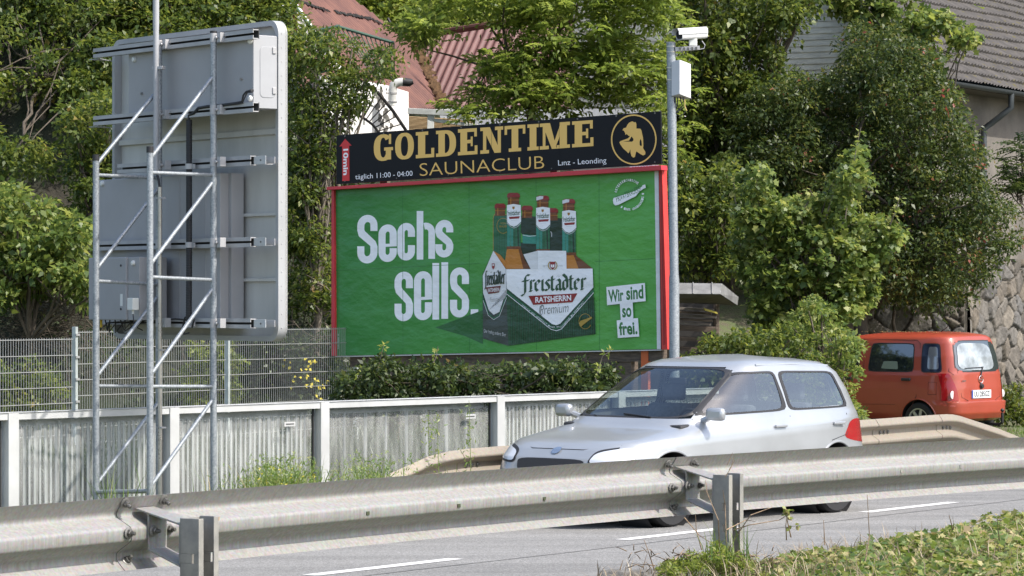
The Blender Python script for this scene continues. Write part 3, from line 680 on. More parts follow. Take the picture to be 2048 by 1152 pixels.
class Art(MB):
    def __init__(s): super().__init__(); s.keep = True; s.lay = 1.0
    def P(s, x, y, l=None): return bb(x, y, s.lay if l is None else l)
    def shape(s, pts, m, l=None):
        if l is None: s.lay += .12; l = s.lay
        s.poly([bb(x, y, l) for x, y in pts], m)
    def strip(s, L, Rr, m, l=None):        # quads between two polylines
        if l is None: s.lay += .12; l = s.lay
        for i in range(len(L)-1): s.poly([bb(*L[i],l), bb(*L[i+1],l), bb(*Rr[i+1],l), bb(*Rr[i],l)], m)
    def line(s, pts, w, m, l=None):
        if l is None: s.lay += .12; l = s.lay
        A = []; B = []; n = len(pts)
        for i, p in enumerate(pts):
            a = Vector(pts[max(0,i-1)]); b = Vector(pts[min(n-1,i+1)]); d = (b-a).normalized(); nn = Vector((-d.y, d.x))
            ww = w[i] if isinstance(w, (list,tuple)) else w
            if 0 < i < n-1:
                d1 = (Vector(p)-a).normalized(); ww = ww/max(.6, abs(Vector((-d1.y,d1.x)).dot(nn)))
            A.append((p[0]+nn.x*ww/2, p[1]+nn.y*ww/2)); B.append((p[0]-nn.x*ww/2, p[1]-nn.y*ww/2))
        s.strip(A, B, m, l)
def text_polys(txt, bold=0.0, spacing=1.0):
    cu = bpy.data.curves.new('txt', 'FONT'); cu.body = txt; cu.offset = bold; cu.resolution_u = 4; cu.space_character = spacing
    ob = bpy.data.objects.new('txt', cu); COL.objects.link(ob); dg_ = bpy.context.evaluated_depsgraph_get(); dg_.update()
    me = bpy.data.meshes.new_from_object(ob.evaluated_get(dg_)); vs = [(v.co.x, v.co.y) for v in me.vertices]; fs = [tuple(p.vertices) for p in me.polygons]
    bpy.data.objects.remove(ob); bpy.data.curves.remove(cu); bpy.data.meshes.remove(me)
    return vs, fs
def text_on(art, txt, BL, BR, TL, m, bold=0, spacing=1.0, l=None, box=None):
    vs, fs = text_polys(txt, bold, spacing)
    x0, x1 = min(v[0] for v in vs), max(v[0] for v in vs); y0, y1 = min(v[1] for v in vs), max(v[1] for v in vs)
    if l is None: art.lay += .12; l = art.lay
    b = len(art.v)
    for x, y in vs:
        u = (x-x0)/(x1-x0); v = (y-y0)/(y1-y0)
        art.v.append(tuple(bb(BL[0]+(BR[0]-BL[0])*u+(TL[0]-BL[0])*v, BL[1]+(BR[1]-BL[1])*u+(TL[1]-BL[1])*v, l)))
    for f in fs: art.f.append(tuple(b+i for i in f)); art.m.append(m)
def arc(cx, cy, rx_, ry_, a0, a1, n=10): return [(cx+rx_*math.cos(R(a0+(a1-a0)*i/n)), cy-ry_*math.sin(R(a0+(a1-a0)*i/n))) for i in range(n+1)]
A1 = Art()
# sheet with faint paste seams
A1.lay = 0; A1.shape([(670,380),(1309,341),(1314,698),(670.5,711.5)], 0)
A1.shape([(1309,341),(1317,340.5),(1321.5,698),(1314,698)], 15)
A1.shape([(669,380),(670.5,380),(671.5,711.5),(670,711.5)], 7)
# heavy condensed slogan; glyph space: x 0..w, y 0..1 (x-height .75) -> photo pixels
def glyph(art, segs, ox, oy, sx, sy, sk, m=1):
    for pts, w in segs:
        q = [(ox+x*sx, oy-y*sy+sk*(x*sx)) for x, y in pts]; art.line(q, w, m)
def g_e(w, h, r, s):   # pixel units, origin bottom-left
    x0, x1 = s/2, w-s/2; R1 = (w-s)/2; cx = w/2
    top = [(cx+R1*math.cos(a), h-s/2-R1*1.1+R1*1.1*math.sin(a)) for a in [math.pi*i/12 for i in range(13)]]
    bot = [(cx-R1*math.cos(a), s/2+R1*1.1-R1*1.1*math.sin(a)) for a in [math.pi*i/12 for i in range(13)]]
    return x0, x1, top, bot
SL = -.062
def put(art, pts, w, ox, oy, m=1, sk=SL): art.line([(ox+x, oy-y+sk*x) for x, y in pts], w, m)
def sechs():
    s = 14.2
    def e(ox, oy, w=36.5, h=75):
        x0,x1,top,bot = g_e(w,h,0,s); put(A1, [(x1,h*.46)]+top+bot+[(x1,h*.36)], s, ox, oy); put(A1, [(s-.5,h*.445),(w,h*.445)], 6, ox, oy)
    def c(ox, oy, w=35, h=75):
        x0,x1,top,bot = g_e(w,h,0,s); put(A1, [(x1,h*.62)]+top+bot+[(x1,h*.40)], s, ox, oy)
    def S(ox, oy, w, h):
        x0,x1,top,bot = g_e(w,h,0,s)
        put(A1, [(x1,h*.66)]+top[:]+[(x0,h*.70),(x0+2,h*.62),(x1-2,h*.40),(x1,h*.33)]+[p for p in bot[::-1]]+[(x0,h*.36)], s, ox, oy)
    S(714.5,528,40.5,97); e(757,525); c(795,522)
    put(A1, [(7,0),(7,97)], 13.2, 833, 519.5); x=833
    x0,x1,top,bot = g_e(37,73,0,13.2); put(A1, [(x1,0)]+top[:8], 13.2, 833, 519.5)
    S(870.5,516,36,75)
    S(789,643.5,37,101*.99-1); e(828,641.5,36,98)
    put(A1, [(7,0),(7,113)], 13.4, 864.5, 639.5); put(A1, [(7,0),(7,113)], 13.4, 882.5, 638); S(900,636,38,100); put(A1, [(7.5,0),(7.5,15)], 15, 941.5, 634)
sechs()
for px_ in (805, 938, 1072, 1198):
    k = (px_-670)/640; A1.line([(px_,380-39*k+1),(px_+1,711.5-13.5*k-1)], .7, 16)
A1.line([(671,541),(830,533),(960,527)], .8, 16); A1.line([(1190,523),(1311,517)], .8, 16)
# printed soft shadow beside the carton, part of the artwork
for i in range(6):
    k = i/6; A1.shape([(870+60*k,655-6*k),(966,630-10*(1-k)),(966,682+6*(1-k)),(930+10*k,672)], 12)
# six pack: q() maps my tracing grid to photo pixels
def q(x, y): return (900+x/3.0326, 340+y/3.0326)
def Q(pts): return [q(*p) for p in pts]
A1.shape(Q([(262,285),(275,268),(430,275),(430,290),(880,290),(870,600),(340,600),(262,490)][:2]+[(345,270),(345,560),(330,570),(262,490)]), 3)
A1.line(Q([(262,488),(262,290),(270,268),(345,270)]), 1.0, 8)
A1.shape(Q([(430,278),(520,282),(522,390),(520,395),(440,395),(430,380)]), 9)
A1.shape(Q([(430,440),(525,445),(525,600),(430,600)]), 9)
A1.shape(Q([(440,390),(522,398),(522,448),(440,445)]), 10); A1.line(Q([(440,394),(480,402),(522,398)]), 1.0, 15)
A1.shape(Q([(600,290),(685,293),(685,600),(600,600)]), 9); A1.line(Q([(610,372),(617,385),(616,405)]), 1.6, 7)
for x in (285,300,315,330): A1.line(Q([(x,275),(x,540)]), .6, 2)
A1.line([q(322+38*math.cos(a), 338+46*math.sin(a)) for a in [math.pi*2*i/20+.6 for i in range(17)]], .9, 8)
text_on(A1, 'VON', q(306,330), q(340,330), q(306,318), 8); text_on(A1, 'BRAUER', q(300,348), q(345,348), q(300,336), 8)
def neck(cx, ytop, w, back):      # brown neck with red cap
    A1.shape(Q([(cx-w*.46,ytop+20),(cx+w*.46,ytop+20),(cx+w*.42,ytop+40),(cx+w*.44,ytop+75),(cx-w*.44,ytop+75),(cx-w*.42,ytop+40)]), 4)
    A1.line(Q([(cx-w*.2,ytop+26),(cx-w*.2,ytop+72)]), 1.4, 5); A1.line(Q([(cx-w*.46,ytop+44),(cx+w*.46,ytop+44)]), .8, 5)
    A1.shape(Q([(cx-w*.46,ytop+8),(cx-w*.3,ytop),(cx+w*.3,ytop),(cx+w*.46,ytop+8),(cx+w*.5,ytop+28),(cx-w*.5,ytop+28)]), 6); A1.line(Q([(cx-w*.48,ytop+27),(cx+w*.48,ytop+27)]), 1.0, 13)
for cx, yt in ((304,203),(468,216),(622,231)): neck(cx, yt, 70, True)
A1.shape(Q([(594,232),(606,232),(606,248),(594,248)]), 1)
def bottle(cx, yt, bx, by):       # cx top centre, bx,by body bottom right extents
    w = 80
    neck(cx, yt, w, False)
    A1.shape(Q([(cx-w*.48,yt+10),(cx-w*.2,yt+2),(cx+4,yt+4),(cx+2,yt+20),(cx-w*.48,yt+30)]), 15) if yt > 140 else None
    yl = yt+70
    # green lower neck glass spreading to amber shoulder
    L = [(cx-40,yl+100),(cx-40,yl+270),(cx-52,by-40),(bx[0],by)]; Rr = [(cx+42,yl+100),(cx+44,yl+270),(cx+70,by-50),(bx[1],by)]
    A1.strip(Q(L[:2]), Q(Rr[:2]), 3); A1.strip(Q(L[1:]), Q(Rr[1:]), 5)
    A1.shape(Q([(cx-38,yl+120),(cx-20,yl+140),(cx-22,yl+262),(cx-38,yl+262)]), 10); A1.line(Q([(cx-8,yl+145),(cx-8,yl+255)]), 3.2, 10); A1.line(Q([(cx-16,yl+145),(cx-16,yl+250)]), 1.0, 11); A1.line(Q([(cx+26,yl+130),(cx+30,yl+255)]), 2.4, 9); A1.line(Q([(cx+8,yl+150),(cx+8,yl+255)]), 1.2, 2)
    A1.shape(Q([(cx-40,yl+255),(cx+44,yl+255),(cx+44,yl+272),(cx-42,yl+272)]), 4)
    A1.shape(Q([(cx+30,yl+272),(cx+44,yl+272),(cx+70,by-50),(bx[1],by),(cx+60,by)]), 4)
    A1.line(Q([(cx-22,yl+280),(cx-20,by-60),(cx-36,by-8)]), 4, 5)
    # collar label
    A1.shape(Q([(cx-40,yl+5),(cx,yl-2),(cx+44,yl+5),(cx+46,yl+105),(cx+22,yl+128),(cx+2,yl+136),(cx-20,yl+128),(cx-40,yl+105)]), 1)
    A1.line(Q([(cx-40,yl+112),(cx-18,yl+136),(cx+2,yl+144),(cx+24,yl+136),(cx+46,yl+112)]), 1.2, 7)
    A1.shape(Q([(cx-8,yl+14),(cx+8,yl+14),(cx+7,yl+26),(cx,yl+32),(cx-7,yl+26)]), 8); A1.shape(Q([(cx-5,yl+17),(cx+5,yl+17),(cx,yl+27)]), 6)
    text_on(A1, 'freistädter', q(cx-38,yl+70), q(cx+40,yl+66), q(cx-38,yl+38), 2, bold=.02)
    A1.shape(Q([(cx-28,yl+76),(cx+38,yl+72),(cx+34,yl+86),(cx-24,yl+90)]), 6)
    A1.line(Q([(cx-14,yl+98),(cx+20,yl+96)]), 1.0, 15); A1.line(Q([(cx-36,yl+50),(cx-38,yl+105)]), 1.6, 15)
bottle(385,138,(330,490),600); bottle(562,155,(525,612),488+100); bottle(720,175,(705,840),598)
A1.shape(Q([(780,530),(865,598),(840,600),(775,560)]), 4)
# carton
A1.shape(Q([(197,635),(263,490),(340,600),(865,598),(870,745),(882,995),(355,1066),(200,1022)]), 2)
A1.shape(Q([(200,770),(343,770),(355,1066),(200,1022)]), 14)
A1.shape(Q([(263,490),(305,515),(342,560),(330,590)]), 5)
for x in range(365,880,11):
    yb = 1064-(x-355)*.131; yt = max(775, 0); 
    A1.line(Q([(x,770 if x<410 or x>830 else 850),(x+4,yb)]), .8, 9)
for x in range(372,880,22):
    yb = 1062-(x-355)*.131; A1.line(Q([(x,790),(x+4,yb-6)]), .7, 3)
A1.shape(Q([(199,640),(263,490),(338,600),(344,770),(344,722),(300,860),(265,878),(235,850),(201,745)]), 15)
A1.line(Q([(201,775),(232,870),(265,900),(300,876),(344,760)]), 2.2, 3); A1.line(Q([(201,790),(232,882),(265,908),(300,886),(344,772)]), .8, 15)
# front white panel with raised tab
A1.shape(Q([(340,602),(530,601),(530,489),(705,490),(707,599),(865,598),(869,712),(668,932),(645,941),(620,935),(344,718)]), 1)
A1.shape(Q([(445,512),(530,490),(530,602),(490,602)]), 15); A1.line(Q([(530,492),(530,600)]), .7, 7)
A1.line(Q([(344,738),(614,952),(645,962),(672,952),(870,732)]), 3.4, 3); A1.line(Q([(344,752),(612,966),(646,975),(676,964),(871,744)]), 1.1, 1)
# text following the V band
def along(p0, p1, txt, h, m):
    n = len(txt)
    for i, ch in enumerate(txt):
        if ch == ' ': continue
        t = (i+.1)/n; t2 = (i+.85)/n; a = (p0[0]+(p1[0]-p0[0])*t, p0[1]+(p1[1]-p0[1])*t); b = (p0[0]+(p1[0]-p0[0])*t2, p0[1]+(p1[1]-p0[1])*t2)
        d = Vector((b[0]-a[0], b[1]-a[1])).normalized(); nn = (d.y*h, -d.x*h); text_on(A1, ch, a, b, (a[0]+nn[0], a[1]+nn[1]), m, bold=.01)
A1.lay += .1; along(q(432,822), q(608,956), 'GEBRAUT UND ABGEFÜLLT IN', 3.0, 15); along(q(612,958), q(680,955), 'DER BRAU', 3.0, 15); along(q(684,952), q(815,800), 'COMMUNE IN FREISTADT', 3.0, 15)
text_on(A1, 'Premium', q(545,878), q(715,862), q(552,822), 7, bold=-.01)
A1.line([q(552+ 9*math.cos(a),852+28*math.sin(a)) for a in [i*.5 for i in range(10)]], .8, 14)
text_on(A1, 'Premium', q(545,876), q(715,860), q(552,820), 14, bold=-.022)
A1.shape(Q([(476,764),(772,748),(742,802),(504,818)]), 6); text_on(A1, 'RATSHERRN', q(518,806), q(735,792), q(517,771), 1, bold=.025)
# blackletter name drawn with a broad nib
def nib(art, strokes, ox, oy, sx, sy, m, nibw, sk=0, ang=38):
    nx_, ny_ = math.cos(R(ang))*nibw/2, math.sin(R(ang))*nibw/2
    for st in strokes:
        l0 = art.lay = art.lay+.05
        for (x0,y0),(x1,y1) in zip(st, st[1:]):
            art.lay += .012; l = art.lay
            a = (ox+x0*sx, oy-y0*sy+sk*x0*sx); b = (ox+x1*sx, oy-y1*sy+sk*x1*sx)
            art.shape([q(a[0]-nx_,a[1]+ny_), q(a[0]+nx_,a[1]-ny_), q(b[0]+nx_,b[1]-ny_), q(b[0]-nx_,b[1]+ny_)], m, l)
F = {'f':[[(.75,1.45),(.45,1.5),(.28,1.25),(.28,-.1),(.05,-.4),(-.1,-.32)],[(-.05,.92),(.7,1.0)]],
 'r':[[(.1,.9),(.25,1),(.25,.12),(.12,.0),(.38,.0)],[(.25,.85),(.5,1.02),(.62,.9)]],
 'e':[[(.6,.15),(.35,0),(.12,.2),(.12,.8),(.38,1),(.58,.8),(.14,.45)]],
 'i':[[(.08,.92),(.22,1),(.22,.12),(.38,0)],[(.18,1.28),(.26,1.34)]],
 's':[[(.55,.9),(.35,1),(.14,.78),(.5,.4),(.5,.15),(.3,0),(.08,.1)]],
 't':[[(.2,1.3),(.2,.12),(.4,0),(.52,.12)],[(.0,.95),(.48,1.0)]],
 'a':[[(.12,.9),(.35,1),(.52,.85),(.52,.12),(.68,0)],[(.52,.55),(.2,.5),(.12,.2),(.28,0),(.52,.2)]],
 'd':[[(.1,1.45),(.45,1.15),(.56,.8),(.56,.2),(.34,0),(.12,.2),(.12,.75),(.3,.95),(.52,.85)]]}
def blackletter(txt, x0, x1, yb, h, m, nibw, sk):
    wds = {'f':.62,'r':.6,'e':.62,'i':.42,'s':.58,'t':.52,'a':.72,'d':.68,'ä':.72}; tot = sum(wds[c] for c in txt); s = (x1-x0)/tot; x = 0
    for c in txt:
        k = 'a' if c == 'ä' else c; nib(A1, F[k], x0+x*s, yb+sk*x*s, s*.95, h, m, nibw, sk)
        if c == 'ä': nib(A1, [[(.22,1.25),(.27,1.3)],[(.44,1.25),(.49,1.3)]], x0+x*s, yb+sk*x*s, s*.95, h, m, nibw, sk)
        x += wds[c]
blackletter('freistädter', 440, 822, 736, 66, 2, 17, -.035)
blackletter('freistädter', 212, 332, 700, 58, 9, 8, -.10)
A1.shape(Q([(216,712),(308,702),(296,742),(232,752)]), 13); text_on(A1, 'RATSHERRN', q(230,742), q(298,736), q(229,718), 15, bold=.02)
text_on(A1, 'Premium', q(240,800), q(290,794), q(242,772), 7)
A1.shape(Q([(254,566),(270,566),(270,590),(262,604),(254,590)]), 6); A1.shape(Q([(258,570),(266,570),(266,582),(258,582)]), 15)
# crest with wreath
A1.shape(Q([(606,556),(638,556),(637,588),(622,606),(607,588)]), 6); A1.shape(Q([(611,572),(621,574),(621,592),(611,588)]), 1); A1.shape(Q([(623,574),(633,572),(633,588),(623,592)]), 1)
for s in (-1, 1): A1.line([q(622+s*26*math.cos(a), 578+28*math.sin(a)) for a in [-1.0+.28*i for i in range(9)]], 1.6, 8)
text_on(A1, 'SEIT', q(565,586), q(592,586), q(565,577), 7); text_on(A1, '1770', q(653,586), q(682,586), q(653,577), 7)
# gold bottle seal on the carton, script on the side
A1.line([q(820+38*math.cos(a), 918+46*math.sin(a)) for a in [i*.4+.5 for i in range(14)]], 1.0, 8); A1.shape(Q([(784,930),(790,915),(828,902),(858,890),(862,898),(832,920),(795,950),(786,945)]), 8)
text_on(A1, 'Der haftig andere Bier', q(206,992), q(340,1016), q(206,964), 15, bold=-.01)
# three white word boxes
A1.shape(Q([(948,710),(1182,685),(1187,795),(1108,803),(1112,900),(1140,898),(1148,1010),(1018,1019),(1011,912),(1036,909),(1030,812),(953,820)]), 1)
def cond(txt, BL, BR, TL): text_on(A1, txt, q(*BL), q(*BR), q(*TL), 16, bold=.03)
cond('Wir', (962,803), (1054,794), (958,728)); cond('sind', (1070,790), (1174,780), (1067,706)); cond('so', (1046,896), (1102,891), (1043,838)); cond('frei.', (1028,1004), (1138,996), (1022,924))
# round brewery seal top right
def circ_text(txt, cx, cy, rx_, ry_, a0, a1, h, m, inner=False):
    n = len(txt)
    for i, ch in enumerate(txt):
        if ch == ' ': continue
        am = a0+(a1-a0)*(i+.5)/n; wdt = abs(a1-a0)/n*.40; s = -1 if a1 < a0 else 1
        pa = (cx+rx_*math.cos(R(am-s*wdt)), cy-ry_*math.sin(R(am-s*wdt))); pb = (cx+rx_*math.cos(R(am+s*wdt)), cy-ry_*math.sin(R(am+s*wdt)))
        o = 1 if not inner else -1; tl = (pa[0]+o*h*math.cos(R(am)), pa[1]-o*h*math.sin(R(am))); text_on(A1, ch, pa, pb, tl, m, bold=.03)
scx, scy = q(1087,150)
circ_text('ÖSTERREICHISCHE', scx, scy, 25, 27, 172, 48, 5.0, 1); circ_text('· 100% UNABHÄNGIG ·', scx, scy, 30, 32, 233, 367, 5.0, 1, True)
A1.shape(Q([(988,185),(992,170),(1120,128),(1165,100),(1168,92),(1184,88),(1188,108),(1172,114),(1140,140),(1128,158),(1020,212),(1002,215),(992,205)]), 1)
text_on(A1, 'PRIVATBRAUEREI', q(1012,196), q(1160,128), q(1004,160), 16, bold=.0)
text_on(A1, 'Foto: Plakat 24', (677.5,697), (677.5,668), (675.5,697), 15)
# wrinkled print on a backing board
bd = thing('billboard', BL_.lerp(BR_, .5)-V(0,0,1.5), 'large roadside billboard with a green six pack beer poster under a black and gold banner', 'billboard')
A1.build('poster', PM, bd)
M_red = mat('red_frame_paint', (.52,.035,.05), .4, var=.12, scale=3)
M_red2 = mat('bright_red_paint', (.62,.05,.045), .4, var=.1, scale=3)
M_back = mat('backing_board', (.12,.10,.08), .8)
M_timb = mat('dark_timber', (.10,.075,.055), .85, var=.4, scale=6, stretch=(1,1,6), bump=.3)
M_org = mat('orange_paint', (.55,.12,.03), .6)
def bq(px, py, w): return hit(px, py, BR_+BNn*w, BNn)
mb = MB(); p4 = [bq(669,381,.008), bq(1318,341,.008), bq(1322,697.5,.008), bq(670,711,.008)]; mb.prism(p4, -BNn*.03); mb.build('backing', M_back, bd)
mb = MB(); mb.prism([bq(1317.5,332,.03), bq(1324,331,.06), bq(1335,699,.06), bq(1323,699.5,.03)], -BNn*.12); mb.build('frame_side', M_red2, bd, bevel=.004)
mb = MB(); mb.prism([bq(1321,345,.066), bq(1323,345,.066), bq(1329,690,.066), bq(1327,690,.066)], -BNn*.005); mb.build('frame_seam', mat('dark_red', (.22,.012,.015), .5), bd)
mb = MB(); mb.prism([bq(662.5,379,.06), bq(667.5,379,.06), bq(669.5,712,.06), bq(662.5,712,.06)], -BNn*.12); mb.build('frame_side', M_red, bd, bevel=.004)
mb = MB(); mb.prism([bq(653,374,.16), bq(1322,330.5,.16), bq(1323,340,.16), bq(653,380,.16)], -BNn*.16); mb.build('ledge', M_red, bd, bevel=.004)
mb = MB(); mb.prism([bq(670,712.2,.02), bq(1322,698.8,.02), bq(1322,701,.02), bq(670,714.5,.02)], -BNn*.06); mb.build('frame_bottom', M_alu, bd)
# banner
BM = [mat('banner_black', (.006,.006,.009), .5, spec=.25), mat('banner_gold', (.84,.52,.14), .45), mat('banner_white', (.88,.88,.9), .45), mat('banner_red', (.60,.03,.035), .45)]
A2 = Art(); _off = 110; A2.lay = _off
A2b = A2
gold, wht, rd = 1, 2, 3
A2.shape([(673.5,271),(1320,223),(1322,327),(673.5,368)], 0)
def g(x, y): return (640+x/2.8444, 220+y/2.8444)
def G(pts): return [g(*p) for p in pts]
# slab letters: unit box x 0..1, y 0..1 mapped between baseline and cap line
def base(x): return 292-(x-306)*.0697
def capy(x): return 143-(x-306)*.0690
def slab(polys, x0, x1, m=1):
    def mp(p):
        x = x0+(x1-x0)*p[0]; yb, yt = base(x), capy(x); return g(x, yb+(yt-yb)*p[1])
    for kind, a in polys:
        if kind == 'p': A2.shape([mp(p) for p in a], m)
        else: A2.strip([mp(p) for p in a[0]], [mp(p) for p in a[1]], m)
def el(cx, cy, rx_, ry_, a0, a1, n=20, ex=.85):
    o = []
    for i in range(n+1):
        a = R(a0+(a1-a0)*i/n); c, s = math.cos(a), math.sin(a); o.append((cx+rx_*math.copysign(abs(c)**ex, c), cy+ry_*math.copysign(abs(s)**ex, s)))
    return o
def rect(x0, y0, x1, y1): return ('p', [(x0,y0),(x1,y0),(x1,y1),(x0,y1)])
SH = .13
L_ = {'O': [('s', (el(.5,.5,.5,.51,0,360,36), el(.5,.5,.19,.38,0,360,36)))],
 'G': [('s', (el(.5,.5,.5,.51,42,318,30), el(.5,.5,.16,.38,42,318,30))), rect(.80,.62,.92,1.0), rect(.55,.38,1.02,.50), rect(.64,.03,.92,.40)],
 'L': [rect(.12,0,.50,1), rect(0,0,.95,SH), rect(0,1-SH,.66,1), rect(.82,0,.98,.36)],
 'D': [rect(.12,0,.44,1), rect(0,0,.5,SH), rect(0,1-SH,.5,1), ('s', (el(.46,.5,.54,.5,-90,90,20), el(.46,.5,.22,.5-SH,-90,90,20)))],
 'E': [rect(.12,0,.46,1), rect(0,0,.95,SH), rect(0,1-SH,.95,1), rect(.44,.44,.68,.57), rect(.64,.32,.74,.69), rect(.84,0,.98,.34), rect(.82,.68,.95,1)],
 'N': [rect(.12,0,.26,1), rect(0,0,.38,SH), rect(0,1-SH,.34,1), rect(.76,0,.90,1), rect(.64,1-SH,1.0,1), ('p', [(.10,1),(.42,1),(.90,0),(.62,0)])],
 'T': [rect(.34,0,.66,1), rect(.2,0,.8,SH), rect(0,1-SH,1,1), rect(0,.66,.12,1), rect(.88,.66,1,1)],
 'I': [rect(.2,0,.8,1), rect(0,0,1,SH), rect(0,1-SH,1,1)],
 'M': [rect(.10,0,.19,1), rect(0,0,.30,SH), rect(0,1-SH,.24,1), rect(.66,0,.90,1), rect(.56,0,1.0,SH), rect(.78,1-SH,1.0,1), ('p', [(.08,1),(.34,1),(.56,.0),(.40,0)]), ('p', [(.40,0),(.50,0),(.86,1),(.70,1)])]}
for ch, a, b in (('G',306,413),('O',427,534),('L',545,652),('D',660,774),('E',785,898),('N',912,1042),('T',1050,1168),('I',1180,1244),('M',1250,1422),('E',1434,1558)):
    slab(L_[ch], a, b)
text_on(A2, 'SAUNACLUB', g(568,376), g(1276,332), g(566,304), gold, bold=-.012)
text_on(A2, 'täglich 11:00 - 04:00', g(201,404), g(527,383), g(200,366), wht); text_on(A2, 'Lınz - Leonding', g(1356,326), g(1630,310), g(1354,286), wht)
A2.shape(G([(127,405),(168,402),(166,203),(180,202),(143,164),(110,208),(126,206)]), rd)
text_on(A2, '10min', g(132,222), g(132,371), g(160,220), wht, bold=.03, spacing=1.0)
ring = [(1785+130*math.cos(a), 168+143*math.sin(a)) for a in [math.pi*2*i/48 for i in range(49)]]; ring2 = [(1785+122*math.cos(a), 168+135*math.sin(a)) for a in [math.pi*2*i/48 for i in range(49)]]
A2.strip(G(ring), G(ring2), gold)
# crouching figure emblem
def em(pts): return [(1215+x/10.476, 225+y/10.473) for x, y in pts]
A2.shape(em([(520,185),(560,205),(590,200),(605,240),(605,335),(690,340),(712,380),(745,530),(752,700),(745,745),(795,830),(790,880),(745,900),(690,870),(610,815),(598,830),(575,930),(540,945),(500,910),(482,830),(478,770),(455,835),(435,855),(410,825),(330,755),(270,670),(250,620),(270,600),(430,540),(475,492),(440,490),(425,470),(400,450),(375,470),(370,430),(345,380),(315,375),(335,330),(390,315),(415,260),(455,210)]), gold)
A2.shape(em([(505,500),(545,555),(540,590),(510,612),(330,608),(450,590)]), 0); A2.shape(em([(690,550),(712,600),(720,680),(705,710),(675,680),(672,620)]), 0)
A2.shape(G([(1762,322),(1930,312),(1922,330),(1758,342)]), wht)
for k in range(9): x = 1780+k*16; y = 329-k*.95; A2.line([g(x+5*math.cos(a), y+5*math.sin(a)) for a in [i*.8 for i in range(8)]], .9, rd)
for x in (975,1360): A2.line([g(x,base(x)-190+20),g(x+1,base(x)+115)], .4, 0)
ban = A2.build('banner', BM, bd)
mb = MB(); o = .012+109*LY; mb.prism([bq(673,270.6,o), bq(1321,222.4,o), bq(1322.5,328,o), bq(673,368.5,o)], -BNn*.03); mb.build('banner_panel', BM[0], bd)
mb = MB()
for x in np.linspace(690,1310,9): mb.lathe(bq(x,271-(x-673)*.0745+3,o+.001), BNn, [(.012,0),(.012,.006),(0,.008)], 8)
for x in np.linspace(690,1310,7): mb.lathe(bq(x,364-(x-673)*.0625,o+.001), BNn, [(.010,0),(.010,.005),(0,.007)], 8)
mb.build('screw_row', M_bolt, ban)
# supports
for px in (760, 1000, 1232):
    mb = MB(); mb.prism([bq(px,690,-.06), bq(px+30,690,-.06), bq(px+30,990,-.06), bq(px,990,-.06)], -BNn*.18); mb.build('leg', M_timb, bd)
mb = MB(); mb.prism([bq(700,700,-.04), bq(1325,688,-.04), bq(1325,722,-.04), bq(700,734,-.04)], -BNn*.12); mb.build('cross_beam', M_timb, bd)
mb = MB(); mb.prism([bq(1282,700,-.03), bq(1296,700,-.03), bq(1296,980,-.03), bq(1282,980,-.03)], -BNn*.06); mb.build('stay', M_org, bd)
for px in (760, 1100, 1290):
    mb = MB(); mb.prism([bq(px,235+ (1320-px)*.07,-.05), bq(px+14,235+(1320-px)*.07,-.05), bq(px+14,420,-.05), bq(px,420,-.05)], -BNn*.08); mb.build('banner_strut', M_timb, bd)
# ------------------------------------------------------------------ traffic camera pole
YP = 39.5; pb = W(1349, 700, YP); pb.z = -.1
cp = thing('camera_pole', pb, 'galvanised pole with a white surveillance camera and box beside the billboard', 'camera pole')
mb = MB(); c_ = V(pb.x-.012,YP,0); zst = W(1345,552,YP).z; zt_ = W(1341,86,YP).z
mb.tube([V(pb.x,YP,-.1), V(pb.x-.005,YP,zst-.03), V(pb.x-.006,YP,zst+.03), V(pb.x-.045,YP,zt_)], [.066,.064,.056,.056], 20)
mb.build('pole', M_galv, cp, smooth=True, sharp=50)
mb = MB(); t_ = V(pb.x-.045,YP,zt_); mb.tube([t_, t_+V(0,0,.012)], .058, 20); mb.build('pole_cap', M_chan, cp)
def wc_(px, py, dy=0): p = W(px, py, YP); return V(p.x, YP+dy, p.z)
for y in (93, 104, 136, 160):
    mb = MB(); p = wc_(1342, y); mb.tube([V(t_.x+.002,YP,p.z-.006), V(t_.x+.002,YP,p.z+.006)], .061, 20); mb.build('strap', M_inox, cp)
mb = MB(); mb.bar(wc_(1350,99,-.02), wc_(1399,96,-.02), .06, .05); arm = mb.build('arm', M_chan, cp, bevel=.003)
mb = MB()
for k in range(5): mb.bar(wc_(1358+k*8,98.6-k*.3,-.055), wc_(1362+k*8,98.4-k*.3,-.055), .006, .035)
mb.build('arm_slot', M_bolt, arm)
mb = MB(); mb.box(wc_(1386,85,0), V(.05,0,0), V(0,.04,0), V(0,0,.045)); mb.build('swivel', M_plast, cp, bevel=.008)
# camera housing: rounded box with sun hood, looking to the left
ax = (wc_(1352,71,-.12)-wc_(1413,64,.12)).normalized(); sd_ = ax.cross(V(0,0,1)).normalized(); up_ = sd_.cross(ax).normalized()
cc_ = wc_(1383,68)
def ring_(r, w_, h_, n=20): return [(w_*math.copysign(abs(math.cos(a))**.5, math.cos(a)), h_*math.copysign(abs(math.sin(a))**.5, math.sin(a))) for a in [2*math.pi*i/n for i in range(n)]]
pf = ring_(0,.07,.068)
mb = MB(); mb.sweep(pf, [lambda p, s=s, k=k: cc_+ax*s+sd_*(p[0]*k)+up_*(p[1]*k) for s, k in ((-.205,.9),(-.19,1),(.19,1),(.19,.9),(.16,.86))]); mb.build('camera_housing', [mat('camera_white', (.62,.62,.61), .4)], cp, smooth=True, sharp=40)
mb = MB(); mb.lathe(cc_+ax*.165, ax, [(0,0),(.05,0),(.05,.035),(.035,.035),(.03,.02),(0,.02)], 20); mb.build('lens', M_blk, cp)
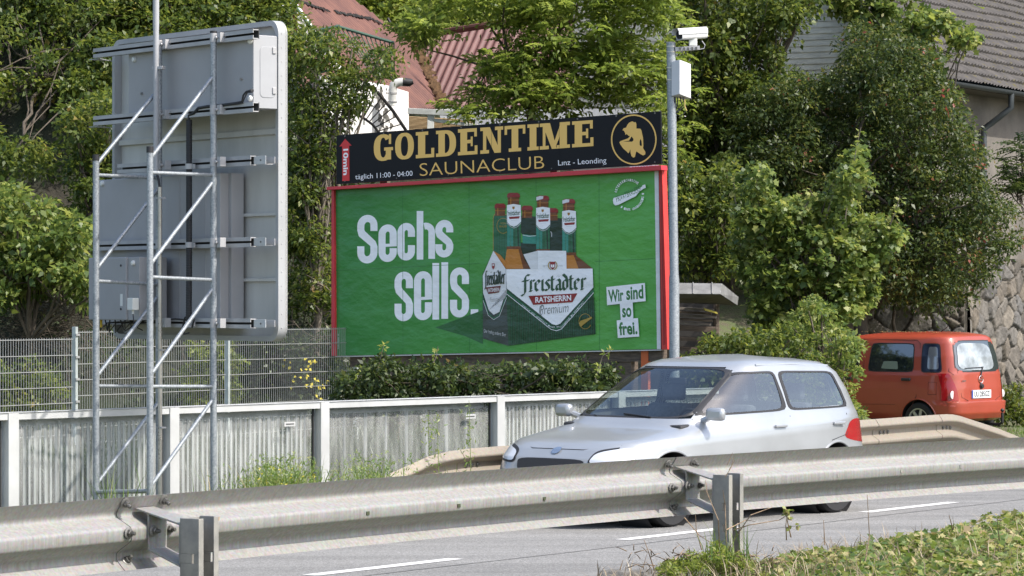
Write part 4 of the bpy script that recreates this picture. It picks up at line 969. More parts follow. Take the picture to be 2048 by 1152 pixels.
mb = MB(); pf2 = [p for p in ring_(0,.078,.078,24) if p[1] > -.03 or True]; pf2 = [(.078,.0),(.078,.05),(.055,.077),(-.055,.077),(-.078,.05),(-.078,.0),(-.074,.0),(-.074,.048),(-.053,.073),(.053,.073),(.074,.048),(.074,.0)]
mb.sweep(pf2, [lambda p, s=s: cc_+ax*s+sd_*p[0]+up_*p[1] for s in (-.20,.245)]); mb.build('sun_hood', [bpy.data.materials['camera_white']], cp)
mb = MB(); mb.tube([wc_(1404,82), wc_(1410,90), wc_(1408,97), wc_(1398,99)], .006, 8); mb.build('cable', M_chan, cp, smooth=True)
mb = MB(); bx = lambda x, y, d: wc_(x, y, d); 
pts = [wc_(1342,124,-.08), wc_(1358,121,-.16), wc_(1382,128,-.0), wc_(1366,130,.09)]; dz = V(0,0,-(192-123)*YP/FPX)
mb.prism(pts, dz); bxo = mb.build('control_box', [mat('white_box_paint', (.58,.58,.59), .45, var=.04)], cp, bevel=.006)
mb = MB()
for i, (x0, dx) in enumerate(((1349,-3),(1354,0),(1360,5),(1366,6))): mb.tube([wc_(x0,192,-.05), wc_(x0+1,203,-.05), wc_(x0+dx,212,-.03), wc_(1350,222+i*2,-.02)], .008, 6)
mb.tube([wc_(1370,208), wc_(1373,222), wc_(1362,232), wc_(1350,228)], .007, 6, 0); mb.build('cable', M_blk, bxo, smooth=True)
mb = MB(); mb.tube([wc_(1369,200,-.05), wc_(1369,214,-.05), wc_(1373,222,-.05)], .008, 6); mb.build('yellow_cable', mat('yellow_cable', (.5,.4,.12), .5), bxo)
# ------------------------------------------------------------------ vehicles
def glassmat(name, col, rough=.03, ior=1.9):
    m, t, b = newmat(name); b.inputs['Base Color'].default_value = (*col, 1); b.inputs['Roughness'].default_value = rough; b.inputs['IOR'].default_value = ior; b.inputs['Specular IOR Level'].default_value = .9; return m
def paint(name, col, metal=0, rough=.35):
    m = mat(name, col, rough, metal, var=.06, scale=1.6, coat=.0); b = m.node_tree.nodes['Principled BSDF']; b.inputs['Coat Weight'].default_value = .6; b.inputs['Coat Roughness'].default_value = .08; return m
M_tyre = mat('tyre_rubber', (.018,.018,.019), .8, bump=.2); M_rimS = mat('wheel_silver', (.5,.5,.52), .35, .7); M_trim = mat('black_trim', (.02,.02,.022), .55)
M_tail = mat('tail_light_red', (.30,.008,.012), .12, coat=.6); M_tailw = mat('tail_light_clear', (.72,.68,.68), .12, coat=.5); M_chrome = mat('chrome', (.7,.7,.7), .15, .95)
M_inner = mat('cabin_dark', (.02,.02,.022), .9)
class Car:
    def __init__(s, name, loc, rz, label, levels, ex=6, cat='car', n=352):
        s.root = thing(name, loc, label, cat, rz=rz); s.ex = ex; s.lv = levels; s.n = n
    def outline(s, k):   # interpolated level k (float): (zf, zr, xf, xr, hw)
        i = min(int(k), len(s.lv)-2); f = k-i; a, b = s.lv[i], s.lv[i+1]; return [a[j]+(b[j]-a[j])*f for j in range(5)]
    def z(s, L, x):
        zf, zr, xf, xr, hw = L; t = (x-xr)/(xf-xr); t = min(1, max(0, t)); return zr+(zf-zr)*t
    def y_at(s, k, x):
        zf, zr, xf, xr, hw = s.outline(k); c, a = (xf+xr)/2, (xf-xr)/2; u = min(1, abs((x-c)/a)); return hw*(1-u**s.ex)**(1/s.ex)
    def side(s, x, z, off=.004, sgn=1):      # point on the side surface for x,z by bisection on level
        lo, hi = 0, len(s.lv)-1.001
        for _ in range(30):
            m = (lo+hi)/2
            if s.z(s.outline(m), x) < z: lo = m
            else: hi = m
        y = s.y_at(lo, x)
        e = .02; y2 = s.y_at(min(lo+e, len(s.lv)-1.001), x)
        return V(x, sgn*(y+off), z)
    def end(s, y, z, off=.004, sgn=-1):      # rear (sgn -1) or front surface
        lo, hi = 0, len(s.lv)-1.001
        for _ in range(30):
            m = (lo+hi)/2; L = s.outline(m)
            if (L[1] if sgn < 0 else L[0]) < z: lo = m
            else: hi = m
        zf, zr, xf, xr, hw = s.outline(lo); c, a = (xf+xr)/2, (xf-xr)/2; u = min(.999, abs(y/hw)); return V(c+sgn*(a*(1-u**s.ex)**(1/s.ex)+off), y, z)
    def body(s, mats, wheels, wr, roofbow=.03, holes=(), step=.022):
        mb = MB(); ks = []
        for i in range(len(s.lv)-1):
            a, b = s.lv[i], s.lv[i+1]; m = max(1, int(max(abs(b[0]-a[0]), abs(b[1]-a[1]))/step))
            ks += [i+j/m for j in range(m)]
        ks.append(len(s.lv)-1.0001); n = s.n
        for k in ks:
            L = s.outline(k); zf, zr, xf, xr, hw = L; c, a = (xf+xr)/2, (xf-xr)/2
            for j in range(n):
                # equal-arc-ish sampling of the superellipse
                t = j/n*4; sd = int(t); f = t-sd; ff = f
                A_ = [(1,-1),(1,1),(-1,1),(-1,-1),(1,-1)]
                X = A_[sd][0]+(A_[sd+1][0]-A_[sd][0])*ff; Y = A_[sd][1]+(A_[sd+1][1]-A_[sd][1])*ff
                if sd in (0,2): Y = math.copysign(abs(Y)**.8, Y)
                q = (abs(X)**s.ex+abs(Y)**s.ex)**(1/s.ex); X /= q; Y /= q
                x, y = c+a*X, hw*Y; z = s.z(L, x)
                mb.v.append([x, y, z])
        N_ = len(ks)
        for w in wheels:
            for v in mb.v:
                if abs(v[1]) > .5:
                    dx, dz = v[0]-w[0], v[2]-w[1]; d = math.hypot(dx, dz)
                    if .02 < d < wr+.035 and d > wr-.028: v[0] = w[0]+dx/d*wr; v[2] = w[1]+dz/d*wr
        for i in range(N_-1):
            for j in range(n):
                f = (i*n+j, i*n+(j+1)%n, (i+1)*n+(j+1)%n, (i+1)*n+j)
                cx = sum(mb.v[q][0] for q in f)/4; cy = sum(mb.v[q][1] for q in f)/4; cz = sum(mb.v[q][2] for q in f)/4
                if abs(cy) > .45 and any(math.hypot(cx-w[0], cz-w[1]) < wr-.004 for w in wheels): continue
                if any(h(cx, cy, cz) for h in holes): continue
                mb.f.append(f); mb.m.append(0)
        # roof cap: two inner loops then close
        b = (N_-1)*n; L = s.outline(ks[-1]); c = (L[2]+L[3])/2; prev = b
        for sc, dz in ((.8,roofbow*.55),(.45,roofbow*.9),(.1,roofbow)):
            nb_ = len(mb.v)
            for j in range(n):
                x, y, z = mb.v[b+j]; mb.v.append([c+(x-c)*sc, y*sc, z+dz])
            for j in range(n): mb.f.append((prev+j, prev+(j+1)%n, nb_+(j+1)%n, nb_+j)); mb.m.append(0)
            prev = nb_
        mb.f.append(tuple(prev+j for j in range(n))); mb.m.append(0)
        mb.v = [tuple(v) for v in mb.v]
        o = mb.build('body', mats, s.root, smooth=True, local=True, sharp=38)
        # arch liners
        for w in wheels:
            for sg_ in (-1, 1):
                mb = MB(); mb.tube([s.side(w[0]+(wr+.004)*math.cos(a), w[1]+(wr+.004)*math.sin(a), .0, sg_) for a in [math.pi*(-.02+1.04*i/28) for i in range(29)]], .011, 6, cap=False); mb.build('arch_lip', mats, s.root, smooth=True, local=True)
                mb = MB(); mb.lathe(V(w[0], sg_*.42, w[1]), V(0,sg_,0), [(0,0),(wr+.01,0),(wr+.01,.36)], 32); mb.build('arch_liner', M_inner, s.root, local=True)
        return o
    def patch(s, name, corners, fn, m, par=None, r=5, off=.004, thick=0):
        """rounded quad given by 4 corners (2-D) projected with fn -> mesh"""
        mb = MB(); rings = 7; n = 40
        def bil(u, v): a, b, c, d = corners; return tuple(a[i]*(1-u)*(1-v)+b[i]*u*(1-v)+c[i]*u*v+d[i]*(1-u)*v for i in (0,1))
        mb.v.append(tuple(fn(*bil(.5,.5), off)))
        for k in range(1, rings+1):
            for j in range(n):
                a = 2*math.pi*j/n; X, Y = math.cos(a), math.sin(a); q = (abs(X)**r+abs(Y)**r)**(1/r); X, Y = X/q*k/rings, Y/q*k/rings
                mb.v.append(tuple(fn(*bil(.5+X/2, .5+Y/2), off)))
        for j in range(n): mb.f.append((0, 1+j, 1+(j+1)%n)); mb.m.append(0)
        for k in range(1, rings):
            for j in range(n): mb.f.append((1+(k-1)*n+j, 1+(k-1)*n+(j+1)%n, 1+k*n+(j+1)%n, 1+k*n+j)); mb.m.append(0)
        return mb.build(name, m, par or s.root, smooth=True, local=par is None)
    def ring(s, name, corners, fn, m, r=9, a=.985, b=1.05, off=.004):
        """window seal: a raised band round a rounded quad"""
        mb = MB(); n = 64; rows = ((a, -.012), (a, off), (b, off), (b+.004, -.006))
        def bil(u, v): A, B, C_, D = corners; return tuple(A[i]*(1-u)*(1-v)+B[i]*u*(1-v)+C_[i]*u*v+D[i]*(1-u)*v for i in (0,1))
        for k, o in rows:
            for j in range(n):
                an = 2*math.pi*j/n; X, Y = math.cos(an), math.sin(an); q = (abs(X)**r+abs(Y)**r)**(1/r); mb.v.append(tuple(fn(*bil(.5+X/q*k/2, .5+Y/q*k/2), o)))
        for k in range(3):
            for j in range(n): mb.f.append((k*n+j, k*n+(j+1)%n, (k+1)*n+(j+1)%n, (k+1)*n+j)); mb.m.append(0)
        return mb.build(name, m, s.root, smooth=True, local=True, sharp=50)
    def seam(s, name, pts, fn, m, w=.006, off=.001, par=None):
        mb = MB(); P = [fn(x, y, off) for x, y in pts]; P2 = []
        for a, b in zip(P, P[1:]):
            k = max(1, int((b-a).length/.08)); P2 += [a.lerp(b, i/k) for i in range(k)]
        # re-project subdivided points
        mb.tube(P2+[P[-1]], w/2, 6); return mb.build(name, m, par or s.root, smooth=True, local=par is None)
    def wheel(s, x, z, y, r, w=.19):
        for sg_ in (-1, 1):
            mb = MB(); mb.lathe(V(x, sg_*(y-w), z), V(0,sg_,0), [(r*.62,0),(r*.9,0),(r,.03),(r,w-.03),(r*.93,w),(r*.66,w-.01)], 36); ty = mb.build('wheel', M_tyre, s.root, smooth=True, local=True)
            mb = MB(); mb.lathe(V(x, sg_*(y-.045), z), V(0,sg_,0), [(r*.66,.03),(r*.62,.0),(r*.2,-.01),(r*.16,.01),(0,.012)], 30)
            rim_ = mb.build('rim', M_inner, ty, smooth=True)
            for k in range(7):
                a = 2*math.pi*k/7; d = V(math.cos(a),0,math.sin(a)); mb = MB(); p = V(x, sg_*(y-.03), z); mb.bar(p+d*r*.1, p+d*r*.63, .045, .016, up=V(0,1,0)); mb.build('spoke', M_rimS, rim_)
            mb = MB(); mb.lathe(V(x, sg_*(y-.035), z), V(0,sg_,0), [(r*.66,.02),(r*.68,.035),(r*.62,.03),(r*.6,.0)], 36); mb.build('rim_edge', M_rimS, rim_)
# ---- orange parked minivan: x forward, y left
FV = V(-.74,.673,0).normalized(); rzv = math.atan2(FV.y, FV.x)
vz = 51.2; corner = W(1897, 700, vz); corner.z = -.22
LV = [(.22,.26,1.62,-1.66,.70),(.26,.30,1.70,-1.76,.78),(.36,.38,1.74,-1.80,.805),(.50,.50,1.75,-1.80,.815),(.56,.56,1.75,-1.745,.815),(.72,.74,1.73,-1.735,.81),(.80,.86,1.70,-1.72,.80),(.92,.95,1.10,-1.71,.785),(.97,1.0,.98,-1.70,.765),(1.20,1.22,.72,-1.66,.73),(1.40,1.42,.48,-1.60,.685),(1.47,1.49,.38,-1.57,.655),(1.515,1.525,.25,-1.52,.60),(1.535,1.545,.10,-1.44,.50)]
o_van = corner + FV*1.72 + V(FV.y,-FV.x,0)*.76     # centre of the footprint
ov = Car('parked_van', V(o_van.x,o_van.y,-.22), rzv, 'orange parked minivan seen from its rear left corner in front of the stone wall', LV, 7, 'van')
M_or = paint('orange_paint_metallic', (.33,.052,.026), .0, .4)
sF = lambda x, z, o=.004: ov.side(x, z, o, 1); eR = lambda y, z, o=.004: ov.end(y, z, o, -1)
ov.body([M_or], [(-1.12,.27),(1.12,.27)], .315, .035)
for x in (-1.12, 1.12): ov.wheel(x, .27, .80, .27)
M_gv = glassmat('van_side_glass', (.012,.017,.022)); M_refl = mat('rear_glass_reflection', (.16,.18,.19), .08, var=.5, scale=3, col2=(.40,.44,.47), thr=(.35,.6)); M_blue = mat('tinted_blue_glass', (.012,.016,.04), .15)
def win(name, c, m, r=9, fn=sF): ov.patch('window_seal', [((c[0][0])+ (-.015 if c[0][0] < c[1][0] else .015), c[0][1]-.015), (c[1][0]+(.015 if c[0][0] < c[1][0] else -.015), c[1][1]-.015), (c[2][0]+(.015 if c[0][0] < c[1][0] else -.015), c[2][1]+.015), (c[3][0]+(-.015 if c[0][0] < c[1][0] else .015), c[3][1]+.015)], fn, M_trim, r=r, off=.002); return ov.patch(name, c, fn, m, r=r, off=.005)
w1 = win('window', [(-1.00,.995),(-.16,.995),(-.20,1.395),(-.97,1.395)], M_gv, 12)
w2 = win('window', [(.03,.995),(.74,.985),(.50,1.395),(.02,1.395)], M_gv, 12)
w3 = win('window', [(-1.50,.995),(-1.16,.995),(-1.14,1.395),(-1.42,1.395)], M_blue, 9)
ov.patch('pane', [(-1.46,1.03),(-1.26,1.03),(-1.25,1.36),(-1.40,1.36)], sF, glassmat('grey_pane', (.13,.14,.17), .1), r=8, off=.008)
ov.patch('paper', [(-.72,1.02),(-.40,1.03),(-.44,1.14),(-.70,1.14)], sF, mat('pale_paper', (.16,.20,.16), .7), r=12, off=.0065)
rg = win('rear_window', [(-.60,1.0),(.60,1.0),(.53,1.44),(-.53,1.44)], glassmat('dark_rear_glass', (.02,.03,.03)), 7, eR)
ov.patch('pane', [(-.42,1.01),(.55,1.02),(.48,1.42),(-.36,1.40)], eR, M_refl, r=5, off=.0085)  # bright reflection in the rear window painted as a pale mottled patch
ov.seam('wiper', [(.02,.90),(-.08,1.06)], eR, M_trim, .02, .02); ov.seam('wiper', [(.40,1.045),(-.10,1.055)], eR, M_trim, .012, .02)
for sg_ in (1, -1):
    f2 = lambda y, z, o=.004, sg_=sg_: ov.end(y*sg_, z, o, -1)
    # tail light wraps the corner
    mb = MB(); rows = 10; cols = 10
    for i in range(rows+1):
        z = .57+.40*i/rows; wd2_ = .20-.10*(i/rows)**1.5
        for j in range(cols+1):
            t = j/cols; L = ov.outline(0)
            # walk around the corner: from side x to rear y
            y_in = .79-wd2_
            if t < .4: x = -1.52-.10*(t/.4); p = ov.side(x, z, .008, sg_)
            else: yy = .755+(y_in-.755)*((t-.4)/.6); p = ov.end(sg_*yy, z, .010, -1)
            mb.v.append(tuple(p))
    for i in range(rows):
        for j in range(cols): mb.f.append((i*(cols+1)+j, i*(cols+1)+j+1, (i+1)*(cols+1)+j+1, (i+1)*(cols+1)+j)); mb.m.append(0)
    tl = mb.build('tail_light', M_tail, ov.root, smooth=True, local=True)
    mb = MB(); c = ov.end(sg_*.675, .655, .013, -1); mb.lathe(c, V(-1,0,0), [(0,.004),(.055,.002),(.062,-.004)], 20); mb.build('lamp_lens', M_tailw, tl)
M_seam = mat('seam_shadow', (.05,.015,.01), .9)
ov.seam('door_seam', [(-.055,.24),(-.07,.9),(-.06,1.45)], sF, M_seam, .01); ov.seam('door_seam', [(.10,1.46),(-1.02,1.455),(-1.09,1.40),(-1.09,.62),(-.97,.42),(-.82,.26)], sF, M_seam, .01)
ov.seam('door_seam', [(-1.55,1.44),(-1.60,1.0),(-1.66,.95)], sF, M_seam, .01); ov.seam('roof_gutter', [(.4,1.475),(-1.40,1.49)], sF, M_seam, .008)
ov.seam('door_crease', [(-.70,.50),(-.10,.495)], sF, M_seam, .005)
ov.seam('fuel_flap', [(-1.30,.66),(-1.44,.66),(-1.44,.84),(-1.30,.84),(-1.30,.66)], sF, M_seam, .006)
ov.seam('tailgate_seam', [(-.56,1.0),(-.52,.62),(-.34,.555),(.34,.555),(.52,.62),(.56,1.0)], eR, M_seam, .008)
for x in (-.90, .22):
    mb = MB(); p = sF(x, .875); mb.box(p+V(0,.012,0), V(.085,0,0), V(0,.014,0), V(0,0,.022)); mb.build('door_handle', M_trim, ov.root, local=True, bevel=.01)
mb = MB(); mb.lathe(sF(.02,.87), V(0,1,0), [(0,.004),(.015,.003),(.016,0)], 12); mb.build('lock', M_chrome, ov.root, local=True)
ov.root.scale = (1.06,1.06,1.10)
# bumper lip, plate, emblem, tow bar
mb = MB(); P = [ov.end(y, .55, .02, -1) for y in np.linspace(-.74,.74,21)]; mb.sweep([(-.02,-.15),(.015,-.16),(.035,-.02),(.03,.0),(-.02,.012)], [lambda p, c=c: V(c.x-p[0], c.y, c.z+p[1]) for c in P]); mb.build('bumper', M_or, ov.root, smooth=True, local=True, sharp=50)
mb = MB(); pc = ov.end(.02, .66, .012, -1); mb.box(pc, V(.004,0,0), V(0,.26,0), V(0,0,.06)); plt = mb.build('number_plate', mat('plate_white', (.72,.73,.75), .4), ov.root, local=True)
mb = MB(); mb.box(pc+V(-.0045,.243,0), V(.001,0,0), V(0,.016,0), V(0,0,.058)); mb.build('blue_band', mat('plate_blue', (.02,.06,.35), .5), plt)
vs, fs = text_polys('UU·285GZ', .02); x0, x1 = min(v[0] for v in vs), max(v[0] for v in vs); y0, y1 = min(v[1] for v in vs), max(v[1] for v in vs)
mb = MB(); mb.keep = True; mb.v = [tuple(pc+V(-.0055, .20-(x-x0)/(x1-x0)*.42, -.04+(y-y0)/(y1-y0)*.08)) for x, y in vs]; mb.f = list(fs); mb.m = [0]*len(fs); mb.build('plate_lettering', M_blk, plt)
mb = MB(); pe = ov.end(.0, .875, .012, -1); mb.tube([pe+V(-.002, .055*math.cos(a), .055*math.sin(a)) for a in [math.pi*2*i/24 for i in range(25)]], .006, 6); mb.prism([pe+V(-.002,y,z) for y, z in ((.07,.012),(-.005,.002),(-.005,.012),(-.07,-.012),(.005,-.002),(.005,-.012))], V(-.004,0,0)); mb.build('emblem', M_chrome, ov.root, local=True)
mb = MB(); mb.lathe(ov.end(.0,.775,.01,-1), V(-1,0,0), [(0,.03),(.03,.028),(.045,0)], 16); mb.build('tailgate_knob', M_trim, ov.root, local=True)
vs, fs = text_polys('AGILA'[:0]+'1.2', .0)
mb = MB(); pt = ov.end(.46,.86,.012,-1)
for k in range(4): mb.box(pt+V(0,.03-.025*k,0), V(.002,0,0), V(0,.008,0), V(0,0,.009))
mb.build('badge_lettering', M_chrome, ov.root, local=True)
mb = MB(); mb.tube([V(-1.6,-.30,.22), V(-1.86,-.30,.20), V(-1.92,-.30,.24), V(-1.92,-.30,.38)], .022, 10); mb.lathe(V(-1.92,-.30,.41), V(0,0,1), [(0,-.03),(.028,-.01),(.03,.01),(.015,.03),(0,.032)], 12); mb.build('tow_hitch', M_blk, ov.root, local=True, smooth=True)
mb = MB(); mb.tube([V(-1.05,.1,1.57), V(-1.20,.1,1.66)], .006, 6); mb.build('aerial', M_blk, ov.root, local=True)
mb = MB(); random.seed(5)
for k in range(70):
    x, y = random.uniform(-1.3,.2), random.uniform(-.5,.5); mb.box(V(x,y,1.568+.01*random.random()), V(.012,0,0), V(0,.008,0), V(0,0,.002))
mb.build('fallen_leaves', mat('dry_leaf', (.35,.25,.1), .8), ov.root, local=True)
# ---- silver hatchback driving left
FS = V(-.655,-.755,0).normalized(); tS = 5.25; CS = RA + RQ*-1.16 + RD*tS
LS = [(.20,.22,1.85,-1.95,.70),(.24,.26,1.98,-2.03,.80),(.36,.38,2.05,-2.08,.835),(.50,.52,2.05,-2.08,.845),(.62,.68,1.99,-2.02,.845),(.70,.84,1.90,-1.99,.84),(.76,.92,1.78,-1.97,.83),(.88,.96,1.06,-1.95,.80),(.93,1.0,.98,-1.93,.78),(1.15,1.18,.60,-1.84,.725),(1.36,1.34,.18,-1.72,.66),(1.44,1.40,.0,-1.62,.62),(1.475,1.44,-.15,-1.52,.56),(1.49,1.46,-.35,-1.38,.46)]
sc = Car('silver_hatchback', V(CS.x,CS.y,0), math.atan2(FS.y,FS.x), 'silver hatchback car driving left on the road behind the near guardrail', LS, 5.5, 'car')
M_si = paint('silver_paint', (.40,.415,.43), .45, .32)
sS = lambda x, z, o=.004: sc.side(x, z, o, 1); fE = lambda y, z, o=.004: sc.end(y, z, o, 1); rE = lambda y, z, o=.004: sc.end(y, z, o, -1)
SW1 = [(-.50,1.01),(.74,.99),(.10,1.355),(-.46,1.36)]; SW2 = [(-1.54,1.02),(-.60,1.01),(-.56,1.36),(-1.42,1.345)]; SWF = [(-.66,.965),(.66,.965),(.56,1.40),(-.56,1.40)]; SWR = [(-.58,1.0),(.58,1.0),(.50,1.36),(-.50,1.36)]
def inq(qd, x, y, sh=.0): return bool(inpoly(np.array([x]), np.array([y]), qd)[0])
holes = [lambda x, y, z: abs(y) > .5 and z > .98 and (inq(SW1, x, z) or inq(SW2, x, z)), lambda x, y, z: abs(y) < .70 and x > .05 and z > .96 and inq(SWF, y, z), lambda x, y, z: abs(y) < .60 and x < -1.5 and inq(SWR, y, z)]
sc.body([M_si], [(-1.28,.31),(1.28,.31)], .37, .03, holes)
for x in (-1.28, 1.28): sc.wheel(x, .305, .83, .305)
def clearglass(name, tint, ior=1.65):
    m, t, b = newmat(name); tp = N(t, 'ShaderNodeBsdfTransparent'); tp.inputs[0].default_value = (*tint, 1); gl = N(t, 'ShaderNodeBsdfGlossy'); gl.inputs['Roughness'].default_value = .02
    lw = N(t, 'ShaderNodeLayerWeight', Blend=.5); pw = N(t, 'ShaderNodeMath', operation='POWER'); pw.inputs[1].default_value = 3.5; t.links.new(lw.outputs['Facing'], pw.inputs[0]); fr = N(t, 'ShaderNodeMapRange'); fr.inputs[3].default_value = ior; fr.inputs[4].default_value = .95; t.links.new(pw.outputs[0], fr.inputs[0]); mx = N(t, 'ShaderNodeMixShader'); t.links.new(fr.outputs[0], mx.inputs[0]); t.links.new(tp.outputs[0], mx.inputs[1]); t.links.new(gl.outputs[0], mx.inputs[2]); t.links.new(mx.outputs[0], t.nodes['Material Output'].inputs[0]); return m
M_gs = clearglass('car_side_glass', (.74,.80,.78), .22); M_wsg = clearglass('windscreen_glass', (.78,.84,.81), .08)
for sgn in (1, -1):
    f = lambda x, z, o=.004, sgn=sgn: sc.side(x, z, o, sgn)
    for Q_ in (SW1, SW2): sc.ring('window_seal', Q_, f, M_trim, 10, .97, 1.07); sc.patch('window', Q_, f, M_gs, r=10, off=.0)
    sc.seam('door_seam', [(.72,.30),(.80,.60),(.80,.95)], f, M_trim, .008); sc.seam('door_seam', [(-.54,.28),(-.56,.95)], f, M_trim, .008); sc.seam('door_seam', [(-1.5,.95),(-1.46,.75),(-1.18,.70)], f, M_trim, .008)
    sc.seam('side_moulding', [(.9,.50),(-.95,.52)], f, M_si, .035, .004); sc.seam('roof_rail', [(-.25,1.425),(-.8,1.43),(-1.45,1.405)], f, M_si, .025, .0)
    for x in (-.35, -1.3):
        mb = MB(); p = f(x, .86); mb.box(p+V(0,sgn*.012,0), V(.09,0,0), V(0,.013,0), V(0,0,.014)); mb.build('door_handle', M_si, sc.root, local=True, bevel=.008)
    mb = MB(); mb.box(V(.74, sgn*.90, 1.0), V(.045,.01*sgn,0), V(-.012*sgn,.095,0), V(0,0,.06)); mb.build('mirror_housing', M_si, sc.root, smooth=True, local=True, bevel=.035); mb = MB(); mb.tube([V(.70,sgn*.70,.93), V(.72,sgn*.86,.98)], .03, 8); mb.build('wing_mirror', M_si, sc.root, local=True, smooth=True)
    ff = lambda y, z, o=.004, sgn=sgn: sc.end(y*sgn, z, o, 1)
    hl = sc.patch('headlight', [(.44,.58),(.79,.62),(.74,.735),(.46,.68)], ff, glassmat('headlight_glass', (.55,.57,.6), .05, 1.6), r=4, off=.012)
    sc.patch('headlight_bezel', [(.42,.56),(.81,.60),(.76,.75),(.44,.70)], ff, M_trim, r=4, off=.006)
    rr_ = lambda y, z, o=.004, sgn=sgn: sc.end(y*sgn, z, o, -1)
    sc.patch('tail_light', [(.60,.64),(.83,.68),(.80,.90),(.66,.88)], rr_, M_tail, r=4, off=.01)
sc.ring('windscreen_seal', SWF, fE, M_trim, 8, .975, 1.035); sc.patch('windscreen', SWF, fE, M_wsg, r=8, off=.0)
sc.patch('badge', [(-.05,.66),(.05,.66),(.05,.72),(-.05,.72)], fE, M_chrome, r=2, off=.012); sc.seam('bonnet_seam', [(-.62,.74),(-.3,.70),(.3,.70),(.62,.74)], fE, M_trim, .008)
sc.patch('grille', [(-.36,.50),(.36,.50),(.40,.62),(-.40,.62)], fE, M_trim, r=5, off=.008); sc.patch('air_intake', [(-.55,.26),(.55,.26),(.6,.38),(-.6,.38)], fE, M_trim, r=5, off=.008)
sc.ring('rear_window_seal', SWR, rE, M_trim, 7, .97, 1.05); sc.patch('rear_window', SWR, rE, M_gs, r=7, off=.0)
M_seat = mat('seat_fabric', (.09,.09,.095), .9, var=.3, scale=20); M_dash = mat('dashboard', (.03,.03,.032), .7)
def seat(x, y, w):
    mb = MB(); mb.prism([V(x+.02,y-w,.45), V(x-.22,y-w,1.06), V(x-.34,y-w,1.05), V(x-.12,y-w,.42)], V(0,2*w,0)); mb.abox(x-.08, x+.42, y-w, y+w, .34, .50); mb.build('seat', M_seat, sc.root, local=True, bevel=.04)
for y in (-.37,.37): seat(.05, y, .25)
seat(-.85, 0, .62)
for x, y in ((-.27,-.37),(-.27,.37),(-1.17,-.38),(-1.17,.38)):
    mb = MB(); mb.abox(x-.05, x+.04, y-.12, y+.12, 1.08, 1.24); mb.build('headrest', M_seat, sc.root, local=True, bevel=.03)
mb = MB(); mb.prism([V(1.0,-.70,.90), V(.55,-.70,.93), V(.45,-.70,.80), V(.5,-.70,.4), V(1.0,-.70,.4)], V(0,1.4,0)); mb.build('dashboard', M_dash, sc.root, local=True, bevel=.02)
mb = MB(); c_ = V(.36,.37,.86); ax_ = V(-1,0,.45).normalized(); e1 = V(0,1,0); e2 = ax_.cross(e1); mb.tube([c_+e1*(.18*math.cos(a))+e2*(.18*math.sin(a)) for a in [math.pi*2*i/24 for i in range(25)]], .014, 8); mb.tube([c_, c_-ax_*.2], .03, 8); mb.bar(c_-e1*.17, c_+e1*.17, .03, .02); mb.build('steering_wheel', M_blk, sc.root, local=True)
mb = MB(); mb.abox(-1.9, 1.0, -.74, .74, .24, .30); mb.build('cabin_floor', M_inner, sc.root, local=True)
mb = MB(); mb.abox(.13,.16,-.10,.10,1.25,1.31); mb.build('inside_mirror', M_trim, sc.root, local=True, bevel=.01)
mb = MB(); p = fE(0,.44,.012); mb.box(p, V(.004,0,0), V(0,.26,0), V(0,0,.055)); mb.build('number_plate', bpy.data.materials['plate_white'], sc.root, local=True)
for s_ in (.3, -.35): sc.seam('wiper', [(s_+.0,.965),(s_-.35,.99)], fE, M_trim, .014, .015)
# ------------------------------------------------------------------ buildings behind
M_redroof = mat('red_corrugated_sheet', (.085,.032,.026), .75, .0, var=.35, scale=1.6, stretch=(1,1,1), col2=(.17,.075,.055), bump=.1)
M_maroon = mat('maroon_corrugated_sheet', (.11,.045,.042), .6, .0, var=.4, scale=2.5, col2=(.18,.085,.075), bump=.1)
M_wwall = mat('whitewashed_wall', (.66,.65,.63), .9, var=.25, scale=2.2, col2=(.80,.79,.77), bump=.5, bscale=14, stretch=(1,1,.6), thr=(.3,.5))
M_green = mat('green_railing_paint', (.05,.11,.075), .5)
M_white = mat('weathered_white_paint', (.66,.66,.63), .7, var=.15, scale=5)
M_reed = mat('reed_mat', (.30,.20,.10), .9, var=.5, scale=9, stretch=(1,1,8), col2=(.42,.31,.18))
M_gapd = mat('unlit_opening', (.02,.018,.016), .9)
def poly_range(poly, u):
    vs = []
    for (a, b), (c, d) in zip(poly, poly[1:]+poly[:1]):
        if (a <= u < c) or (c <= u < a): vs.append(b+(d-b)*(u-a)/(c-a))
    return (min(vs), max(vs)) if len(vs) >= 2 else None
def sheet_roof(name, P0, ud, vd, pxpoly, m, par, pitch=.18, amp=.022, pts3=None):
    ud = Vector(ud).normalized(); vd = Vector(vd).normalized(); n = ud.cross(vd).normalized()
    if n.z < 0: n = -n
    pl = []
    for p in (pts3 or [hit(x, y, P0, n) for x, y in pxpoly]): d = p-P0; pl.append((d.dot(ud), d.dot(vd)))
    us = [p[0] for p in pl]; u = min(us)+.01; st = pitch/6; mb = MB(); prev = None; i = 0
    while u < max(us)-.005:
        r_ = poly_range(pl, u)
        if r_:
            h = n*(amp*math.sin(2*math.pi*u/pitch)); vv = np.linspace(r_[0], r_[1], 7); row = []
            for v in vv: row.append(len(mb.v)); mb.v.append(tuple(P0+ud*u+vd*float(v)+h+n*(.006*math.sin(v*7+int(u/.9)*2))))
            if prev:
                for a in range(6): mb.f.append((prev[a], prev[a+1], row[a+1], row[a])); mb.m.append(0)
            prev = row
        u += st
    return mb.build(name, m, par, smooth=True, sharp=80), n
h1 = thing('white_house', W(740,400,60), 'whitewashed old house with a faded red corrugated roof and outside stairs above the billboard', 'house')
P1 = W(575,-5,60); u1 = V(2.09,7,-.02).normalized(); v1 = V(.958,-.286,-.95).normalized()
